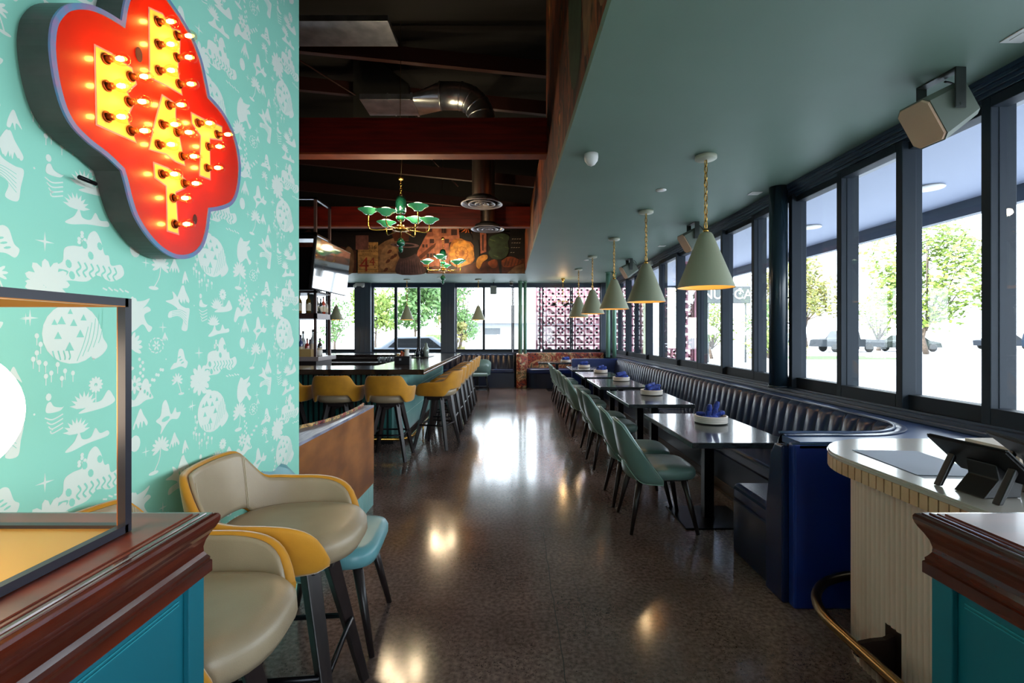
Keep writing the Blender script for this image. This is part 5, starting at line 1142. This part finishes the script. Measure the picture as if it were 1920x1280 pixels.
# ------------------------------------------------------------ mahogany topped stands
def stand(name, label, x0, x1, y0, y1, z_top):
    """ body footprint x0..x1, y0..y1 """
    t = empty(name, label, 'reception stand', (0,0,0), 0, 'mahogany topped reception stands')
    k = MB(); k.box(x0+.012, x1-.012, y0+.012, y1-.012, 0, z_top-.03); k.build('body', teal_cab, t)
    # stiles and rails round each face
    k = MB(); zt = z_top-.12
    for X in (x0, x1-.012):
        k.box(X, X+.012, y1-.045, y1, 0, zt); k.box(X, X+.012, y0, y0+.06, 0, zt); k.box(X, X+.012, y0+.06, y1-.06, 0, .12)
    for Y in (y0, y1-.012):
        k.box(x0+.012, x0+.06, Y, Y+.012, 0, zt); k.box(x1-.06, x1-.012, Y, Y+.012, 0, zt)
    k.build('panel_frame', teal_cab, t, bevel=.002)
    for X in (x0+.009, x1-.012):
        k = MB()
        for zz in (zt-.035, zt-.028): k.box(X, X+.003, y0+.06, y1-.06, zz, zz+.0022)
        k.build('panel_bead', mat('pale_teal_bead', '#2b8a96', .35), t)
    k = MB(); pr = [(0,-.122),(.010,-.122),(.010,-.100),(.007,-.097),(.0075,-.092),(.0035,-.086),(-.0005,-.078),(-.001,-.068),(.002,-.056),(.008,-.044),(.0145,-.034),(.0185,-.026),(.0205,-.019),(.0205,-.013),(.018,-.008),(.013,-.006),(.011,-.006),(.0105,-.004),(.003,-.004),(.002,-.0015),(-.008,-.001)]
    rings = []
    for o_, z in pr: rings.append([(x0-o_, y0-o_, z_top+z), (x1+o_, y0-o_, z_top+z), (x1+o_, y1+o_, z_top+z), (x0-o_, y1+o_, z_top+z)])
    V = [[k.bm.verts.new(p) for p in r] for r in rings]
    for A, Bq in zip(V, V[1:]):
        for j in range(4): f = k.bm.faces.new((A[j], A[(j+1)%4], Bq[(j+1)%4], Bq[j])); f.smooth = False
    k.build('crown_moulding', mahog, t)
    k = MB(); k.box(x0+.006, x1-.006, y0+.006, y1-.006, z_top-.03, z_top+.0005); k.box(x0+.014, x1-.014, y0+.014, y1-.014, z_top, z_top+.003); k.build('stand_top', mahog_top, t); return t
stand('reception_stand', 'left mahogany topped teal stand carrying the globe lamp', -1.19, -.624, -.25, .97, 1.11)
stand('reception_stand', 'right mahogany topped teal stand in the bottom right corner', .828, 1.42, -.25, .95, 1.117)

# ------------------------------------------------------------ globe lamp in a square frame
gl = empty('globe_lamp', 'white globe lamp inside a black square metal frame on the left stand', 'lamp', (-.90, .70, 1.114))
fr = mat('frame_black_brown', '#2b2a33', .35, metal=.3)
k = MB(); hx_, hy_ = .20, .165; b_ = .007; H_ = .42
for z in (0, H_-.014):
    k.box(hx_-b_, hx_+b_, -hy_, hy_, z, z+.014); k.box(-hx_-b_, -hx_+b_, -hy_, hy_, z, z+.014); k.box(-hx_, hx_, hy_-b_, hy_+b_, z, z+.014); k.box(-hx_, hx_, -hy_-b_, -hy_+b_, z, z+.014)
for sx in (-1, 1):
    for sy in (-1, 1): k.box(sx*hx_-b_, sx*hx_+b_, sy*hy_-b_, sy*hy_+b_, 0, H_)
k.build('frame', fr, gl)
bounce_m = mat('warm_bounce_liner', '#a5672c', .35, metal=.7); k = MB()  # globe's warm bounce painted onto the frame's inner faces
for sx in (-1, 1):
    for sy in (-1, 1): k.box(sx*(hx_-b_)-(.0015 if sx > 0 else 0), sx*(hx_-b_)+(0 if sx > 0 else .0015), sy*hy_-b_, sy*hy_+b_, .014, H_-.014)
k.build('warm_bounce_liner', bounce_m, gl); k = MB(); k.box(-hx_, hx_, hy_-b_-.0015, hy_-b_, H_-.014, H_); k.box(hx_-b_-.0015, hx_-b_, -hy_, hy_, H_-.014, H_); k.box(-hx_, hx_, hy_-b_, hy_+b_, H_-.0155, H_-.014); k.box(hx_-b_, hx_+b_, -hy_, hy_, H_-.0155, H_-.014)
k.build('warm_bounce_liner', bounce_m, gl)
k = MB(); k.box(-hx_+b_, hx_-b_, -hy_+b_, hy_-b_, .002, .008); k.build('base_plate', mat('gold_plate', '#d9a04a', .35, metal=.7), gl)
k = MB(); k.rod((0,0,.008), (0,0,.13), .012); k.lathe([(0,.115),(.03,.115),(.03,.13),(0,.13)], 16); k.build('stem', brass, gl)
gm = emis('opal_globe', '#ffe8c6', 9.0)
k = MB(); k.lathe([(.112*math.sin(PI*i/20), .235-.112*math.cos(PI*i/20)) for i in range(21)], 40, (.03, 0, 0)); k.build('globe', gm, gl)

# ------------------------------------------------------------ marquee sign
SX = 1.115
def sp(zx, zy, X=SX): px, py = zx*.3906, zy*.3906; y = 900*X/(962-px); return (y, EYE+(626-py)*y/900)
lobes = [[(575,100),(520,65),(450,30),(380,14),(310,22),(265,60),(240,110),(230,190),(235,280),(255,400),(290,520),(340,610),(420,690),(500,750),(575,820)],
         [(575,820),(592,880),(612,960),(640,1040),(685,1115),(740,1180),(800,1225),(860,1243),(920,1232),(965,1190),(990,1120),(1000,1050),(1005,1015)],
         [(1005,1015),(1060,1005),(1110,980),(1138,920),(1150,820),(1140,720),(1110,620),(1060,530),(1000,460)],
         [(1000,460),(982,370),(960,280),(920,180),(870,90),(830,30),(785,-30),(730,-70),(670,-85),(620,-60),(590,10),(575,100)]]
outl = []
for lb_ in lobes: s_ = spline(lb_, 3, False); outl += s_[:-1]
P2 = [sp(*p) for p in outl]
cxy = (sum(p[0] for p in P2)/len(P2), sum(p[1] for p in P2)/len(P2))
def inset(pts, d):
    out = []; n = len(pts); A2 = sum(pts[i][0]*pts[(i+1)%n][1]-pts[(i+1)%n][0]*pts[i][1] for i in range(n)); sg = 1 if A2 > 0 else -1
    for i in range(n):
        a = Vector(pts[i-1]); b_ = Vector(pts[i]); c_ = Vector(pts[(i+1)%n]); e1 = (b_-a).normalized(); e2 = (c_-b_).normalized(); nn = (Vector((-e1.y, e1.x))+Vector((-e2.y, e2.x)))*.5*sg
        nn = nn/max(.45, nn.length**2) if nn.length > 0 else nn; out.append((b_.x+nn.x*d, b_.y+nn.y*d))
    return out
mq = empty('marquee_sign', 'red cloud shaped marquee sign with blue rim and glowing bulbs on the mint wallpaper', 'sign', (-SX, cxy[0], cxy[1]))
off = Vector((SX, -cxy[0], -cxy[1]))
def Q(x, p): return (x, p[0]-cxy[0], p[1]-cxy[1])
k = MB(); k.loft([[Q(-.075, p) for p in P2], [Q(.0, p) for p in P2]], cap=True, smooth=False); k.build('sign_can', mat('grey_sheet_metal', '#4d4b47', .4, metal=.5, noise='#3a3835', scale=6), mq)
P3 = inset(P2, .014); k = MB()
k.loft([[Q(.0, p) for p in P2], [Q(.006, p) for p in P2], [Q(.006, p) for p in P3], [Q(.001, p) for p in P3]], cap=False, smooth=False); k.build('rim', mat('blue_worn_rim', '#4a7fa8', .5, noise='#7a6a98', scale=26), mq, label='worn blue rim')
k = MB(); vs = [k.bm.verts.new(Q(.0028, p)) for p in P3]; k.bm.faces.new(vs); k.build('face', mat('red_enamel', '#d22408', .32, noise='#c21c06', scale=3, coat=.4), mq, label='red enamel face')
gly = [[(452,222),(530,262),(625,330),(645,400),(600,440),(630,500),(600,560),(645,680),(560,640),(460,595)], [(712,42),(775,70),(820,140),(860,150),(855,250),(845,330),(866,450),(800,410),(715,370)], [(775,460),(835,500),(835,560),(880,790),(835,770),(790,735),(712,715),(735,610)], [(915,545),(975,575),(1060,610),(1060,670),(1000,660),(1003,858),(955,840),(960,650),(918,590)], [(735,785),(800,810),(880,860),(880,900),(835,920),(850,1120),(800,1105),(795,890),(740,850)]]
for i, g in enumerate(gly):
    k = MB(); pp = [sp(*p) for p in g]; po = inset(pp, -.005); k.mi = 0; vs = [k.bm.verts.new(Q(.0036, p)) for p in po]; k.bm.faces.new(vs).material_index = 1
    vs = [k.bm.verts.new(Q(.0042, p)) for p in pp]; k.bm.faces.new(vs); k.build('painted_character', [mat('cream_yellow_enamel', '#e8b84c', .4), mat('mauve_outline', '#a07078', .5)], mq)
for p, r_ in (((660,262),.02), ((930,1052),.016)):
    k = MB(); c_ = sp(*p); vs = [k.bm.verts.new(Q(.0047, (c_[0]+r_*.7*math.cos(a), c_[1]+r_*1.1*math.sin(a)))) for a in [2*PI*i/14 for i in range(14)]]; k.bm.faces.new(vs)
    k.build('rust_hole', mat('rust_hole', '#4a1a0c', .8), mq)
k = MB(); k.rod(Q(-.05, sp(470, 850)), Q(-.05, sp(545, 882)), .006); k.build('conduit', blackmetal, mq)
bulbs = [(497,282),(503,412),(503,560),(617,367),(607,487),(617,627),(748,103),(750,212),(752,337),(840,172),(840,275),(850,403),(800,503),(770,597),(840,635),(752,693),(865,750),(942,590),(1035,645),(992,703),(985,805),(768,835),(875,880),(822,950),(830,1075)]
bglass = glassmat('bulb_glass', (1, .93, .8, 1)); fil = emis('filament', '#ffb552', 95); sockm = mat('amber_socket', '#7a3a10', .35, metal=.6)
rotx = Matrix.Rotation(PI/2, 4, 'Y')
for i, p in enumerate(bulbs):
    c_ = sp(*p); pos = Vector(Q(0, c_))
    f_ = lambda L0: [(a*.68, b_*.66) for a, b_ in L0]
    k = MB(); k.lathe(f_([(.0,.007),(.021,.007),(.022,.013),(.018,.015),(.016,.009),(.0,.009)]), 20, pos, M=rotx); k.lathe(f_([(0,.009),(.0135,.009),(.0135,.03),(.012,.036),(0,.036)]), 14, pos, M=rotx); sk = k.build('socket', sockm, mq)
    k = MB(); k.lathe(f_([(.011,.034),(.014,.042),(.0225,.056),(.0265,.072),(.025,.088),(.016,.101),(0,.107)]), 20, pos, M=rotx); k.build('bulb', bglass, sk)
    k = MB(); k.lathe(f_([(0,.050),(.006,.053),(.010,.066),(.008,.080),(0,.084)]), 10, pos, M=rotx); k.build('filament', fil, sk)
